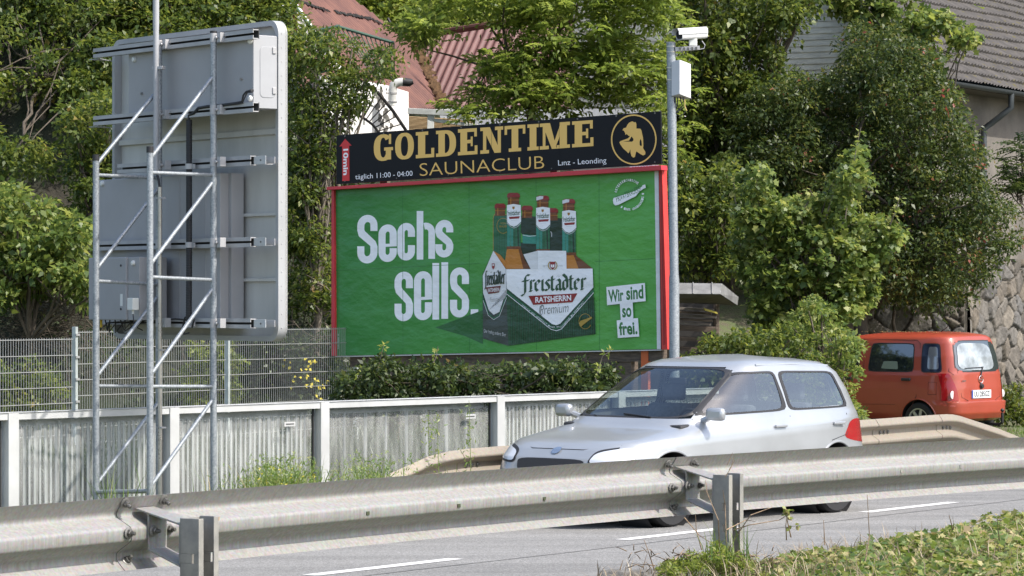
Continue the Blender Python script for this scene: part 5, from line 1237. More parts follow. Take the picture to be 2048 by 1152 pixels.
sheet_roof('roof', P1, u1, v1, [(560,-60),(600,-45),(700,-5),(760,40),(820,73),(886,215),(812,219),(700,215),(600,170)], M_redroof, h1, .19, .035)
mb = MB(); random.seed(15)      # broken, open lap joints across the sheets, and a loose ridge line
n1_ = u1.cross(v1).normalized(); n1_ = n1_ if n1_.z > 0 else -n1_
for a, b in (((585,-2),(660,22)),((672,24),(745,38)),((748,40),(816,74))):
    for k in range(26):
        t = (k+random.random()*.6)/26; c = hit(a[0]+(b[0]-a[0])*t, a[1]+(b[1]-a[1])*t+random.uniform(-1,1), P1+n1_*.045, n1_)
        mb.box(c, u1*.035, v1*(.02+.04*random.random()), n1_*.006)
    mb.build('open_lap_joint', M_gapd, h1); mb = MB()
mb = MB(); mb.tube([hit(775,36,P1+n1_*.1,n1_), hit(784,52,P1+n1_*.04,n1_)], .03, 6); mb.build('vent_stub', M_blk, h1)
rr_ = thing('annex_roof', W(1050,200,62), 'maroon corrugated annex roof behind the light green tree above the billboard', 'roof')
P2 = W(862,72,67); u2 = V(.93,-.37,0); v2 = V(-.37,-.93,-.95)
sheet_roof('roof_sheet', P2, u2, v2, [(822,78),(862,72),(1000,50),(1120,44),(1290,40),(1360,38),(1360,225),(885,225)], M_maroon, rr_, .17, .03)
mb = MB(); pr = [W(848,74,66.9), W(1000,50,64.4), W(1360,36,62.5)]; mb.tube([p+V(0,-.1,.03) for p in pr], .07, 8); mb.build('ridge_cap', M_redroof, rr_, smooth=True)
mb = MB(); mb.prism([W(880,214,59.5),W(1365,220,58.5),W(1365,330,58.5),W(880,330,59.5)], V(.1,.4,0)); mb.build('wall', M_wwall, rr_)
mb = MB(); random.seed(2)       # dead leaves caught in the roof valley
for k in range(260):
    t = random.random(); p = W(820+64*t+random.gauss(0,5)+4, 78+135*t+random.gauss(0,4), 62.2+3.6*(1-t)); mb.box(p, V(.045,0,0), V(0,.03,0), V(0,0,.03))
mb.build('leaf_litter', mat('brown_litter', (.20,.12,.06), .9, var=.4, scale=20), rr_)
for pts, d in (([(556,-10),(584,0),(648,90),(700,168),(700,300),(556,300)], 57.8), ([(640,150),(735,163),(776,171),(817,184),(818,285),(640,290)], 0)):
    mb = MB(); mb.prism([W(x,y,d or 54.9+(x-640)/178*1.9) for x, y in pts], V(.05,.3,0) if d else V(-.2,.22,0)); mb.build('wall', M_wwall, h1)
mb = MB(); mb.prism([W(x,y,57.7) for x, y in ((574,22),(588,22),(588,58),(574,58))], V(0,.05,0)); mb.build('window', M_gapd, h1)
mb = MB(); 
for a, b in (((590,20),(590,62)),((572,20),(592,20)),((572,60),(592,60))): mb.tube([W(*a,57.6), W(*b,57.6)], .035, 6)
mb.build('window_frame', mat('dark_red_wood', (.12,.02,.02), .7), h1)
mb = MB(); mb.tube([W(578,-6,57.6), W(592,14,57.6), W(645,88,57.6)], .03, 8); mb.build('verge_trim', M_green, h1)
# dark damp stains as real shallow patches of flaked render
mb = MB(); random.seed(9)
for k in range(46):
    x = 765+random.gauss(0,9); y = random.uniform(178,262); r = random.uniform(1.5,5)
    mb.poly([W(x+r*(.6+.5*random.random())*math.cos(a), y+r*1.8*(.6+.5*random.random())*math.sin(a), 54.88+(x-640)/178*1.9-.001*k) for a in [math.pi*2*i/9 for i in range(9)]])
mb.build('wall_stain', mat('damp_render', (.20,.19,.17), .95, var=.4, scale=8), h1)
def railing(pts, bot, Y, n, m, name='railing'):
    mb = MB(); mb.tube([W(*p,Y) for p in pts], .028, 8); mb.tube([W(*p,Y) for p in bot], .022, 8)
    def ip(P, t): xs = [p[0] for p in P]; return None
    for i in range(n+1):
        t = i/n
        def at(P): f = t*(len(P)-1); k = min(int(f), len(P)-2); return (P[k][0]+(P[k+1][0]-P[k][0])*(f-k), P[k][1]+(P[k+1][1]-P[k][1])*(f-k))
        mb.tube([W(*at(pts),Y), W(*at(bot),Y)], .011, 6)
    mb.build(name, m, h1)
railing([(672,52),(788,86)], [(745,149),(789,159)], 54.6, 12, M_green); 
railing([(640,60),(680,52)], [(620,150),(660,140)], 54.6, 5, M_green)
railing([(732,168),(760,190),(786,222),(814,264)], [(712,228),(730,238),(746,250),(762,270)], 54.8, 8, mat('rusty_black_iron', (.05,.04,.035), .7), 'stair_railing')
mb = MB()
for x in (700,728): mb.tube([W(x,185-(725-x)*.1,54.8), W(x,250,54.8)], .011, 6)
mb.build('window_bars', M_green, h1)
fl = thing('flue_pipe', W(785,215,56), 'white elbowed flue pipe with a black mouth on the house wall above the banner', 'flue pipe')
mb = MB(); mb.tube([W(785,212,55.9), W(785,180,55.9), W(787,170,55.9), W(796,165,55.9), W(806,164,55.9)], .075, 14); mb.build('pipe', M_white, fl, smooth=True, sharp=60)
mb = MB(); mb.tube([W(785,205,55.9), W(785,202,55.9)], .085, 14); mb.build('collar', M_chan, fl); mb = MB(); mb.tube([W(785,188,55.9), W(785,185,55.9)], .085, 14); mb.build('collar', M_chan, fl)
mb = MB(); mb.tube([W(806,164,55.9), W(819,165,55.9), W(826,163,55.9)], [.078,.072,.045], 14); mb.build('mouth', M_blk, fl, smooth=True, sharp=60)
pg = thing('pergola', W(870,280,55), 'white timber pergola with a reed screen right of the white house', 'pergola')
for n_, pts, w_, m_ in (('beam',[(816,222),(905,226)],.10,M_white),('beam',[(890,214),(935,240)],.11,M_white),('beam',[(862,226),(860,300)],.12,M_white),('beam',[(866,240),(955,252)],.06,M_white),('beam',[(880,218),(925,223)],.05,M_white)):
    mb = MB(); mb.bar(W(*pts[0],55.5), W(*pts[1],55.4), .08, w_, up=V(0,0,1) if abs(pts[0][1]-pts[1][1]) < 40 else V(1,0,0)); mb.build(n_ if pts[1][1] < 280 else 'post', m_, pg, bevel=.006)
mb = MB(); mb.prism([W(818,232,55.8), W(950,240,55.8), W(950,300,55.8), W(818,300,55.8)], V(0,.03,0))
for k in range(26): mb.tube([W(818,234+k*2.5,55.74), W(950,242+k*2.5,55.74)], .010, 5)
mb.build('reed_screen', M_reed, pg)
# tiled house on the right
th = thing('tiled_house', W(2000,300,62), 'rendered house with a weathered grey tiled roof at the upper right', 'house')
E0 = V(7.77,58,6.05); ED = V(.50,.866,0); EN = V(.866,-.5,0); RS = V(-.866,.5,.80).normalized()
RN = ED.cross(RS); RN = RN.normalized() if RN.z > 0 else -RN.normalized()
mb = MB(); pu, pv = .16, .345; U = [-.75+i*pu/4 for i in range(int(17/(pu/4)))]; V_ = []
for r_ in range(18):
    V_ += [(r_*pv, .065), (r_*pv+pv*.5, .036), (r_*pv+pv*.97, .004)]
random.seed(21); jit = [[random.uniform(-.006,.010) for _ in range(130)] for _ in range(20)]
for vi, (v, hh) in enumerate(V_):
    for i, u in enumerate(U):
        ph = (u/pu) % 1; rib = .030*max(0, math.sin(ph*2*math.pi))**.8 if ph < .5 else -.010*math.sin((ph-.5)*2*math.pi)
        mb.v.append(tuple(E0+ED*u+RS*v+RN*(hh+rib+jit[vi//3][int((u+.8)/pu) % 130]+.02*math.sin(u*.8))))
nu = len(U)
for j in range(len(V_)-1):
    for i in range(nu-1): mb.f.append((j*nu+i, j*nu+i+1, (j+1)*nu+i+1, (j+1)*nu+i)); mb.m.append(0)
def tilemat():
    m = mat('weathered_tiles', (.042,.038,.035), .9, var=.5, scale=3.2, col2=(.10,.09,.082), bump=.5, bscale=18, thr=(.3,.7)); t = m.node_tree; b = t.nodes['Principled BSDF']
    src = b.inputs['Base Color'].links[0].from_socket; g = N(t, 'ShaderNodeNewGeometry'); n = N(t, 'ShaderNodeTexNoise', Scale=7, Detail=4); t.links.new(g.outputs['Position'], n.inputs['Vector'])
    r = N(t, 'ShaderNodeValToRGB'); r.color_ramp.elements[0].position = .60; r.color_ramp.elements[1].position = .68; t.links.new(n.outputs[0], r.inputs[0])
    mx = N(t, 'ShaderNodeMix', data_type='RGBA'); mx.inputs[7].default_value = (.10,.085,.03,1); t.links.new(r.outputs[0], mx.inputs[0]); t.links.new(src, mx.inputs[6]); t.links.new(mx.outputs[2], b.inputs['Base Color']); return m
mb.build('roof', tilemat(), th, smooth=True, sharp=50)
M_stucco = mat('beige_render', (.165,.148,.13), .9, var=.25, scale=1.4, bump=.5, bscale=40, dist=.01)
WP0 = E0-EN*.55; GH = V(RS.x, RS.y, 0); gsl = RS.z/GH.length; GH.normalize(); G0 = E0-ED*.35; mb = MB(); zz = 2.6
while zz < 10.8:
    s0 = max(0, (zz+.12-6.05)/gsl+.12); a0 = G0+GH*s0; a1 = G0+GH*7.4; nn = -ED
    mb.prism([V(a0.x,a0.y,zz), V(a1.x,a1.y,zz), V(a1.x,a1.y,zz+.118)-nn*.018, V(a0.x,a0.y,zz+.118)-nn*.018], -nn*.03); zz += .112
mb.build('clapboard_gable', mat('cream_clapboard', (.66,.61,.47), .75, var=.15, scale=3, stretch=(1,1,5)), th)
mb = MB(); mb.prism([WP0-ED*.3+V(0,0,.05), WP0+ED*15+V(0,0,.05), WP0+ED*15-V(0,0,3.6), WP0-ED*.3-V(0,0,3.6)], -EN*.4); mb.build('wall', M_stucco, th)
mb = MB(); mb.prism([E0-ED*.7-V(0,0,.05), E0+ED*15-V(0,0,.05), WP0+ED*15-V(0,0,.05)+EN*.003, WP0-ED*.7-V(0,0,.05)+EN*.003], V(0,0,-.03)); mb.build('soffit', mat('dark_soffit', (.10,.085,.07), .8), th)
M_gut = mat('dark_zinc', (.075,.085,.09), .5, .4)
mb = MB(); gp = [(math.cos(a)*.075, math.sin(a)*.075) for a in [math.pi+math.pi*i/8 for i in range(9)]]; gp = gp+[(x*.93,y*.93+.002) for x, y in gp[::-1]]
mb.sweep(gp, [lambda p, s=s: E0+EN*(.06+p[0])+ED*s+V(0,0,.0+p[1]) for s in (-.75, 4.0, 15)]); mb.build('gutter', M_gut, th, smooth=True)
mb = MB(); g0 = E0+EN*.06+ED*3.55; wq = WP0+EN*.09
mb.tube([g0+V(0,0,-.05), g0+V(0,0,-.32), g0-EN*.22-ED*.05+V(0,0,-.50), wq+ED*3.45+V(0,0,-.72), wq+ED*3.45+V(0,0,-.9), wq+ED*3.45+V(0,0,-3.6)], .06, 12); mb.build('downpipe', M_gut, th, smooth=True, sharp=60)
# stone retaining wall with individually raised stones
sw = thing('stone_wall', W(1940,800,57.5), 'rough rubble stone retaining wall behind the orange van', 'stone wall')
def stone(name, O, ud, L, H, nrm, seed):
    r = np.random.default_rng(seed); cs = .29; pts = []
    nx_, nz_ = int(L/cs/1.25)+3, int(H/cs)+3
    for i in range(nx_):
        for j in range(nz_): pts.append(((i+.5*(j%2)+r.uniform(-.46,.46)-1)*cs*1.25, (j+r.uniform(-.46,.46)-1)*cs))
    pts = np.array(pts); hs = r.uniform(0,.07,len(pts)); cv = r.random(len(pts)); tilt = r.uniform(-.12,.12,(len(pts),2))
    st = .028; nu_, nv_ = int(L/st)+1, int(H/st)+1; U_, V2 = np.meshgrid(np.arange(nu_)*st, np.arange(nv_)*st)
    uu, vv = U_.ravel(), V2.ravel(); wu_ = uu+.035*np.sin(vv*9+uu*3); wv = vv+.035*np.sin(uu*8+vv*4)
    d = np.hypot(wu_[:,None]-pts[None,:,0], wv[:,None]-pts[None,:,1]); ix = np.argsort(d, axis=1)[:,:2]; d0 = d[np.arange(len(uu)),ix[:,0]]; d1 = d[np.arange(len(uu)),ix[:,1]]
    e = np.clip((d1-d0)/.036, 0, 1); e = e*e*(3-2*e); k = ix[:,0]
    h = e*(.05+hs[k]+tilt[k,0]*(wu_-pts[k,0])+tilt[k,1]*(wv-pts[k,1])) + .006*np.sin(uu*37)*np.sin(vv*41)*e
    P = np.array(O)[None]+np.array(ud)[None]*uu[:,None]+np.array([0,0,1.])[None]*vv[:,None]+np.array(nrm)[None]*h[:,None]
    me = bpy.data.meshes.new(name); f = []
    for j in range(nv_-1):
        for i in range(nu_-1): f.append((j*nu_+i, j*nu_+i+1, (j+1)*nu_+i+1, (j+1)*nu_+i))
    me.from_pydata(P.tolist(), [], f); at = me.attributes.new('v','FLOAT','POINT'); at.data.foreach_set('value', cv[k].astype(np.float32)); a2 = me.attributes.new('e','FLOAT','POINT'); a2.data.foreach_set('value', e.astype(np.float32))
    me.materials.append(M_stone); me.polygons.foreach_set('use_smooth', [True]*len(f)); o = bpy.data.objects.new(name, me); COL.objects.link(o); attach(o, sw); return o
def stonemat():
    m = mat('rubble_stone', (.25,.23,.2), .9, bump=.7, scale=4, bscale=22, dist=.02); t = m.node_tree; b = t.nodes['Principled BSDF']
    a = N(t, 'ShaderNodeAttribute', attribute_name='v'); r = N(t, 'ShaderNodeValToRGB'); e = r.color_ramp.elements; e.new(.35); e.new(.7)
    for i, c in enumerate(((.08,.077,.073),(.155,.13,.10),(.125,.122,.118),(.20,.172,.135))): e[i].color = (*c,1)
    e[3].position = 1; t.links.new(a.outputs['Fac'], r.inputs[0])
    g = N(t, 'ShaderNodeNewGeometry'); n = N(t, 'ShaderNodeTexNoise', Scale=6, Detail=8, Roughness=.7); t.links.new(g.outputs['Position'], n.inputs['Vector'])
    mr = N(t, 'ShaderNodeMapRange'); mr.inputs[1].default_value=.3; mr.inputs[2].default_value=.7; mr.inputs[3].default_value=.55; mr.inputs[4].default_value=1.35; t.links.new(n.outputs[0], mr.inputs[0])
    mm = N(t, 'ShaderNodeMix', data_type='RGBA', blend_type='MULTIPLY'); mm.inputs[0].default_value = 1; t.links.new(r.outputs[0], mm.inputs[6]); t.links.new(mr.outputs[0], mm.inputs[7])
    a2 = N(t, 'ShaderNodeAttribute', attribute_name='e'); mx = N(t, 'ShaderNodeMix', data_type='RGBA'); mx.inputs[6].default_value = (.085,.075,.06,1); t.links.new(a2.outputs['Fac'], mx.inputs[0]); t.links.new(mm.outputs[2], mx.inputs[7]); t.links.new(mx.outputs[2], b.inputs['Base Color']); return m
M_stone = stonemat()
cx_ = W(1930,600,57.2); cx_.z = -.15
stone('wall_face', cx_, V(.55,.835,0).normalized(), 8.5, 2.95, V(.835,-.55,0).normalized(), 4)
stone('wall_face', cx_+V(-5.4,.5,0), V(5.4,-.5,0).normalized(), 5.42, 2.95, V(-.09,-1,0).normalized(), 5)
mb = MB(); mb.box(cx_+V(-.01,.05,1.44), V(.05,0,0), V(0,.06,0), V(0,0,1.5)); mb.build('corner_edge', mat('corner_mortar', (.24,.21,.17), .9, var=.4, scale=6, bump=.6), sw)
mb = MB(); mb.prism([cx_+V(-5.4,.5,2.93), cx_+V(0,0,2.93), cx_+V(.55,.835,0)*8.5+V(0,0,2.93), cx_+V(-3,8,2.93)], V(0,0,-.25)); mb.build('wall_top', mat('moss_top', (.07,.08,.03), .95, var=.5, scale=5), sw)
# lean-to with sheet roof, stacked boards under it
M_fib = mat('fibre_cement_sheet', (.16,.16,.155), .9, var=.3, scale=4)
lt = thing('lean_to', W(1400,700,45), 'small lean-to with a grey fibre cement sheet roof right of the billboard pole', 'lean-to')
a_, b_, c2, d2 = W(1300,566,45), W(1443,566,45), W(1300,586,44.6), W(1441,588,44.6)
mb = MB(); mb.prism([W(1300,565,45), W(1443,567,45), W(1440,588,44.7), W(1300,587,44.7)], V(0,.02,-.01)); 
for k in range(4): x = 1310+k*38; mb.tube([W(x,565,44.99), W(x,587.5,44.69)], .009, 6)
mb.prism([W(1443,567,45), W(1476,594,46.2), W(1474,610,46.2), W(1440,588,44.7)], V(.01,.03,0)); mb.build('roof', M_fib, lt)
mb = MB(); mb.prism([W(1300,588.5,44.75), W(1440,589,44.75), W(1474,611,46.2), W(1300,603,44.9)], V(0,.05,0)); mb.build('fascia', mat('grey_board', (.13,.12,.11), .8, var=.3, scale=5), lt)
for px in (1330, 1432):
    mb = MB(); p = W(px,605,46); mb.tube([V(p.x,46,p.z), V(p.x,46,-.1)], .05, 8); mb.build('post', M_timb, lt)
mb = MB(); mb.prism([W(1290,590,47.0), W(1436,596,47.0), W(1436,900,47.0), W(1290,900,47.0)], V(0,.06,0)); mb.build('shade_back_wall', mat('shade_dark_boards', (.03,.027,.024), .9, var=.4, scale=6, stretch=(1,1,.3)), lt)  # wall added; its near-black colour stands for shade under the roof
bs = thing('board_stack', W(1390,700,45.6), 'stack of weathered boards under the small lean-to', 'board stack')
random.seed(4)
for k in range(6):
    y = 612+k*7.2; x1 = 1425+random.uniform(-6,28); mb = MB(); mb.prism([W(1320,y,45.5), W(x1,y+6,45.6), W(x1,y+10.5,45.6), W(1320,y+5,45.5)], V(.03,.35,0)); mb.build('board', M_timb if k % 2 else mat('grey_plank', (.15,.13,.11), .85, var=.3, scale=7), bs)
mb = MB(); mb.prism([W(1408,616,45.3), W(1434,624,45.3), W(1436,628,45.3), W(1410,621,45.3)], V(0,.2,0)); mb.build('board', mat('yellow_board', (.55,.46,.08), .6), bs)
for k in range(3):
    mb = MB(); mb.bar(W(1318,655+20*k,45.7), W(1430,660+20*k,45.7), .3, .06); mb.build('bearer', M_timb, bs)
# ------------------------------------------------------------------ vegetation
L_mid = leafmat('leaf_mid_green', [(0,(.026,.050,.010)),(.35,(.060,.098,.018)),(.72,(.135,.175,.030)),(.95,(.24,.26,.055)),(1,(.26,.14,.05))], .45)
L_dark = leafmat('leaf_dark_green', [(0,(.014,.030,.009)),(.45,(.036,.062,.016)),(.85,(.085,.12,.028)),(.97,(.16,.17,.05)),(1,(.22,.09,.05))], .35)
L_light = leafmat('leaf_bright_green', [(0,(.07,.115,.022)),(.4,(.14,.195,.034)),(.8,(.235,.285,.055)),(1,(.36,.38,.12))], .5)
L_maple = leafmat('leaf_maple_green', [(0,(.045,.085,.022)),(.4,(.10,.155,.034)),(.75,(.22,.27,.06)),(1,(.36,.36,.12))], .45)
L_red = leafmat('leaf_green_with_red_tips', [(0,(.020,.040,.012)),(.4,(.044,.074,.018)),(.8,(.10,.13,.028)),(.92,(.17,.16,.04)),(.96,(.28,.08,.05)),(1,(.32,.13,.08))], .4)
L_heaven = leafmat('leaf_feathery_green', [(0,(.085,.14,.026)),(.4,(.16,.225,.04)),(.8,(.26,.32,.07)),(1,(.38,.40,.14))], .5)
L_ivy = leafmat('leaf_ivy', [(0,(.06,.11,.024)),(.35,(.13,.19,.036)),(.62,(.24,.27,.07)),(.78,(.40,.36,.16)),(1,(.46,.35,.20))], .35)
L_grass = leafmat('grass_blade', [(0,(.055,.12,.018)),(.5,(.12,.20,.035)),(.85,(.26,.30,.09)),(1,(.42,.34,.16))], .35)
L_dry = leafmat('dry_stalk', [(0,(.13,.09,.055)),(.5,(.25,.19,.12)),(1,(.42,.34,.22))], .1)
M_bark = mat('bark', (.085,.068,.050), .9, var=.4, scale=7, stretch=(1,1,.3), bump=.6)
M_bark2 = mat('grey_twig', (.16,.135,.105), .9, var=.4, scale=9)
def Yslope(px, py):
    k = (598-py)/6350
    return 50.66/(1.05-k)
def clumps(poly, n, Yf, dY, ymin=None):
    C = clumps_in(poly, n, 50, 0)
    out = []
    for c in C:
        px = 1024+c[0]/c[1]*6350; py = 598-(c[2]-CH)/c[1]*6350
        Y = (Yf(px, py) if callable(Yf) else Yf) + rng.uniform(-dY, dY); out.append(tuple(W(px, py, Y)))
    return np.array(out)
def tree(name, label, cat, poly, n, Y, dY, r, k, ll, lw, m, base=None, trunk=.08, group=None, style='leaf', limbs=10, shape='kite', barkm=None, gaps=(), **kw):
    C = clumps(poly, n, Y, dY)
    if gaps:
        cx, cy = 1024+C[:,0]/C[:,1]*6350, 598-(C[:,2]-CH)/C[:,1]*6350; keep = np.ones(len(C), bool)
        for g0, g1, g2, g3 in gaps: keep &= ((cx-g0)/g2)**2+((cy-g1)/g3)**2 > 1
        C = C[keep]; n = len(C)
    ctr = C.mean(axis=0)
    if base is None: base = (float(ctr[0]), float(ctr[1]), hill(float(ctr[0]), float(ctr[1])))
    b = Vector(base); t = thing(name, b, label, cat, group)
    if style == 'leaf': crown('crown', C, r, k, ll, lw, m, t, shape=shape, **kw)
    else: fronds('crown', C, r, k, kw['ln'], kw['nl'], ll, lw, m, t)
    mb = MB(); ct = Vector(ctr); fork = b.lerp(ct, .45); limb(mb, b-V(0,0,.3), fork, trunk, trunk*.75, .05)
    order = rng.permutation(n)[:limbs]
    for i in order: limb(mb, fork, Vector(C[i]), trunk*.55, .012, .10, 8)
    for i in rng.permutation(n)[:limbs*3]:
        j = order[int(rng.integers(len(order)))]; limb(mb, Vector(C[j]).lerp(fork, .35), Vector(C[i]), trunk*.2+.004, .005, .10, 6)
    mb.build('trunk', barkm or M_bark, t, smooth=True, sharp=80)
    return t, C
# far wood on the hillside, reads as one mass
def stuffcrown(name, C, r, k, ll, lw, m, label, cat, **kw):
    o = crown(name, C, r, k, ll, lw, m, **kw); tag(o, label, cat, kind='stuff'); return o
Yw = lambda x, y: 81.15/(1.2-(598-y)/6350)-.7
C = np.concatenate([clumps([(430,-60),(900,-60),(900,130),(430,130)], 190, Yw, .5), clumps([(820,-60),(1500,-60),(1500,120),(820,130)], 190, Yw, .5), clumps([(1300,-60),(1900,-60),(1900,420),(1300,420)], 300, 67.5, .8)])
stuffcrown('hillside_wood', C, .62, 70, .17, .10, L_light, 'far yellow green wood on the slope behind the roofs', 'wood')
C = clumps([(-60,-60),(560,-60),(700,300),(720,850),(-60,850)], 640, lambda x, y: Yslope(x,y)+.45, .3)
stuffcrown('hillside_scrub', C, .42, 70, .10, .06, L_dark, 'dark tangled scrub covering the steep bank on the left', 'scrub')
C = clumps([(1340,190),(1860,180),(1900,260),(1930,400),(1960,560),(1340,620)], 330, 56.4, .4)
stuffcrown('wall_creeper', C, .45, 70, .10, .06, L_dark, 'dark creeper hanging in the gap behind the right hand trees', 'creeper')
# left bank trees
tree('leafy_tree', 'dark leafy tree filling the upper left corner on the bank', 'tree', [(-60,-60),(215,-60),(250,60),(225,200),(200,330),(120,360),(-60,330)], 190, lambda x,y: Yslope(x,y)-1.0, .8, .33, 105, .10, .056, L_mid, trunk=.07, limbs=10, gaps=((55,235,75,50),(150,300,60,55),(10,120,40,45)))
tree('leafy_tree', 'bushy tree with sunlit yellowish leaves above the grey traffic sign', 'tree', [(200,-60),(575,-60),(600,20),(560,90),(420,80),(330,110),(240,200),(215,120)], 230, lambda x,y: Yslope(x,y)-.9, .7, .33, 110, .095, .055, L_mid, trunk=.11, limbs=12, up=.8)
tree('shrub', 'bright sunlit shrub with broad leaves at the left edge above the mesh fence', 'shrub', [(-60,385),(30,370),(60,400),(120,415),(190,480),(215,560),(185,600),(120,590),(60,615),(-60,600)], 135, 46.6, .9, .25, 75, .115, .066, L_maple, trunk=.05, limbs=12)
tree('shrub', 'thin dark shrub standing left of the traffic sign cabinets', 'shrub', [(120,190),(250,200),(260,420),(200,500),(120,430)], 70, 48.0, .6, .26, 90, .085, .05, L_mid, trunk=.05, limbs=10)
tree('elder_bush', 'sprawling bush with bare lower twigs between the traffic sign and the billboard', 'bush', [(560,70),(640,60),(700,90),(790,110),(800,150),(740,190),(690,250),(665,330),(670,640),(575,640),(570,300)], 210, 47.2, .6, .24, 75, .080, .045, L_mid, trunk=.07, limbs=20, barkm=M_bark2)
tree('shrub', 'low leafy shrub behind the mesh fence below the traffic sign', 'shrub', [(380,690),(470,680),(480,800),(370,810)], 36, 46.3, .3, .2, 70, .08, .045, L_light, base=tuple(V(-4.3,46.4,0)), trunk=.02, limbs=6)
tree('shrub', 'small green shrub behind the left end of the mesh fence', 'shrub', [(-30,740),(60,730),(115,760),(120,830),(-30,830)], 40, 42, .3, .2, 80, .08, .045, L_mid, base=tuple(V(-6.5,42,-.1)), trunk=.02, limbs=6)
tree('shrub', 'dark shrub behind the mesh fence left of the billboard', 'shrub', [(480,670),(670,670),(690,800),(480,800)], 70, 47.2, .4, .24, 70, .075, .045, L_dark, base=tuple(V(-3.2,47.3,0)), trunk=.03, limbs=10)
# dead brambles and roots hanging on the bank
mb = MB(); random.seed(31)
for k in range(420):
    px = random.choice([random.uniform(-20,200), random.uniform(-20,200), random.uniform(300,690), random.uniform(560,690)]); py = random.uniform(560,690) if px < 300 else random.uniform(350,690)
    Y = Yslope(px, py)-.5-random.random()*.8; p = W(px, py, Y); L = random.uniform(.4,1.3); a = random.uniform(0,math.pi*2); pts = [p]
    for i in range(7): a += random.uniform(-.5,.5); p = p+V(math.cos(a)*L/8, random.uniform(-.05,.05), math.sin(a)*L/11-.05); pts.append(p)
    mb.tube(pts, random.uniform(.004,.010), 4, r1=.002, cap=False)
o = mb.build('bramble_tangle', M_bark, None, smooth=True); tag(o, 'tangle of dead bramble stems hanging over the left bank behind the fence', 'brambles', kind='stuff')
# yellow flowers behind the fence
C = clumps([(555,730),(640,700),(650,790),(560,800)], 12, 46.0, .2)
P = C; n = len(P)*4; idx = np.repeat(np.arange(len(P)), 4)
o = leafmesh('yellow_flowers', P[idx]+rng.normal(size=(n,3))*.05, unit(n), unit(n)+np.array([0,-.5,1]), .06, .05, rng.random(n), mat('yellow_petal', (.55,.45,.03), .6), 'kite'); tag(o, 'yellow wild flowers behind the mesh fence near the billboard', 'flowers', kind='stuff')
# light green tree above the banner
tl_, Ct = tree('tree_of_heaven', 'light green tree with feathery leaves rising behind the black banner', 'tree', [(905,235),(960,200),(900,130),(815,75),(850,20),(900,-50),(1320,-50),(1345,60),(1350,330),(1290,215),(1200,225),(1120,235)], 210, 53.0, 1.1, .26, 9, .36, 7, .115, .036, L_light) if False else (None, None)
poly_h = [(900,245),(935,205),(960,165),(900,120),(840,95),(810,60),(850,15),(900,-50),(1330,-50),(1350,60),(1355,330),(1310,215),(1200,225),(1120,240)]
Cf = clumps(poly_h, 300, 53.0, 1.2); px_ = 1024+Cf[:,0]/Cf[:,1]*6350; py_ = 598-(Cf[:,2]-CH)/Cf[:,1]*6350
gap = (((px_-905)/62)**2+((py_-120)/75)**2 < 1) | (((px_-1290)/32)**2+((py_-85)/26)**2 < 1) | (((px_-985)/45)**2+((py_-105)/30)**2 < 1)
Cf = Cf[~gap]
bt_ = W(1068,420,53); bt_.z = hill(bt_.x, 53); ht = thing('tree_of_heaven', bt_, 'light green tree with feathery drooping leaves rising behind the black banner', 'tree')
fronds('crown', Cf, .34, 6, .34, 6, .115, .055, L_heaven, ht)
crown('leaves', Cf, .33, 48, .115, .055, L_heaven, ht, up=.55, droop=.3, flat=1.0)
mb = MB(); fk = W(1063,232,53); mb.tube([bt_-V(0,0,.3), W(1070,330,53), fk], [.12,.10,.085], 9, cap=False)
main = [[(1063,232),(1058,190),(1040,150),(1015,105),(985,60),(960,10)],[(1063,232),(1075,180),(1100,130),(1130,90),(1150,40),(1160,-30)],[(1058,190),(1030,165),(975,135),(905,112),(850,98)],[(1015,105),(1005,50),(1010,-10)],[(1075,180),(1060,110),(1062,40),(1050,-30)],[(1080,170),(1140,150),(1200,120),(1260,70),(1290,10)],[(1140,150),(1210,165),(1290,170),(1335,200)],[(1100,130),(1120,60),(1200,10)]]
for m_ in main:
    dep = random.uniform(-.7,.7); pts = [W(x, y, 53+dep*i/len(m_)) for i, (x, y) in enumerate(m_)]; mb.tube(pts, .048 if m_[0] == (1063,232) else .030, 7, r1=.012, cap=False)
for i in rng.permutation(len(Cf))[:70]:
    m_ = main[int(rng.integers(len(main)))]; j = int(rng.integers(2, len(m_))); best = min(((W(x,y,53)-Vector(Cf[i])).length, (x,y)) for q_ in main for x, y in q_); limb(mb, W(*best[1],53), Vector(Cf[i]), .014, .005, .08, 5)
mb.build('trunk', M_bark, ht, smooth=True, sharp=80)
# right hand masses
tree('leafy_tree', 'tall dark green tree right behind the camera pole', 'tree', [(1345,-50),(1620,-50),(1640,60),(1600,150),(1560,250),(1470,330),(1360,560),(1345,300)], 290, 55.5, 1.3, .38, 110, .105, .062, L_mid, trunk=.13, limbs=18, gaps=((1628,105,72,66),))
tree('creeper_covered_tree', 'huge dark creeper covered tree with reddish shoot tips behind the orange van', 'tree', [(1500,200),(1600,130),(1700,60),(1800,60),(1870,120),(1900,190),(1945,290),(1990,390),(2035,470),(1990,530),(1930,600),(1850,620),(1760,600),(1700,560),(1600,560),(1480,480),(1380,560),(1400,420)], 760, 54.0, 1.1, .33, 120, .082, .040, L_red, trunk=.16, limbs=22, up=.35, gaps=((1628,105,72,68),))
tree('vine', 'broad leaved vine climbing over the edge of the tiled roof', 'vine', [(1640,-50),(1800,-50),(1850,20),(1950,60),(1935,100),(1880,150),(1860,170),(1780,110),(1700,60)], 90, 56.2, .5, .22, 50, .12, .105, L_maple, trunk=.04, limbs=10, shape='maple')
tree('shrub', 'green shrub behind the pole between the billboard and the lean-to', 'shrub', [(1345,330),(1470,340),(1500,560),(1350,560)], 90, 50.0, .6, .27, 80, .09, .055, L_mid, trunk=.05, limbs=10)
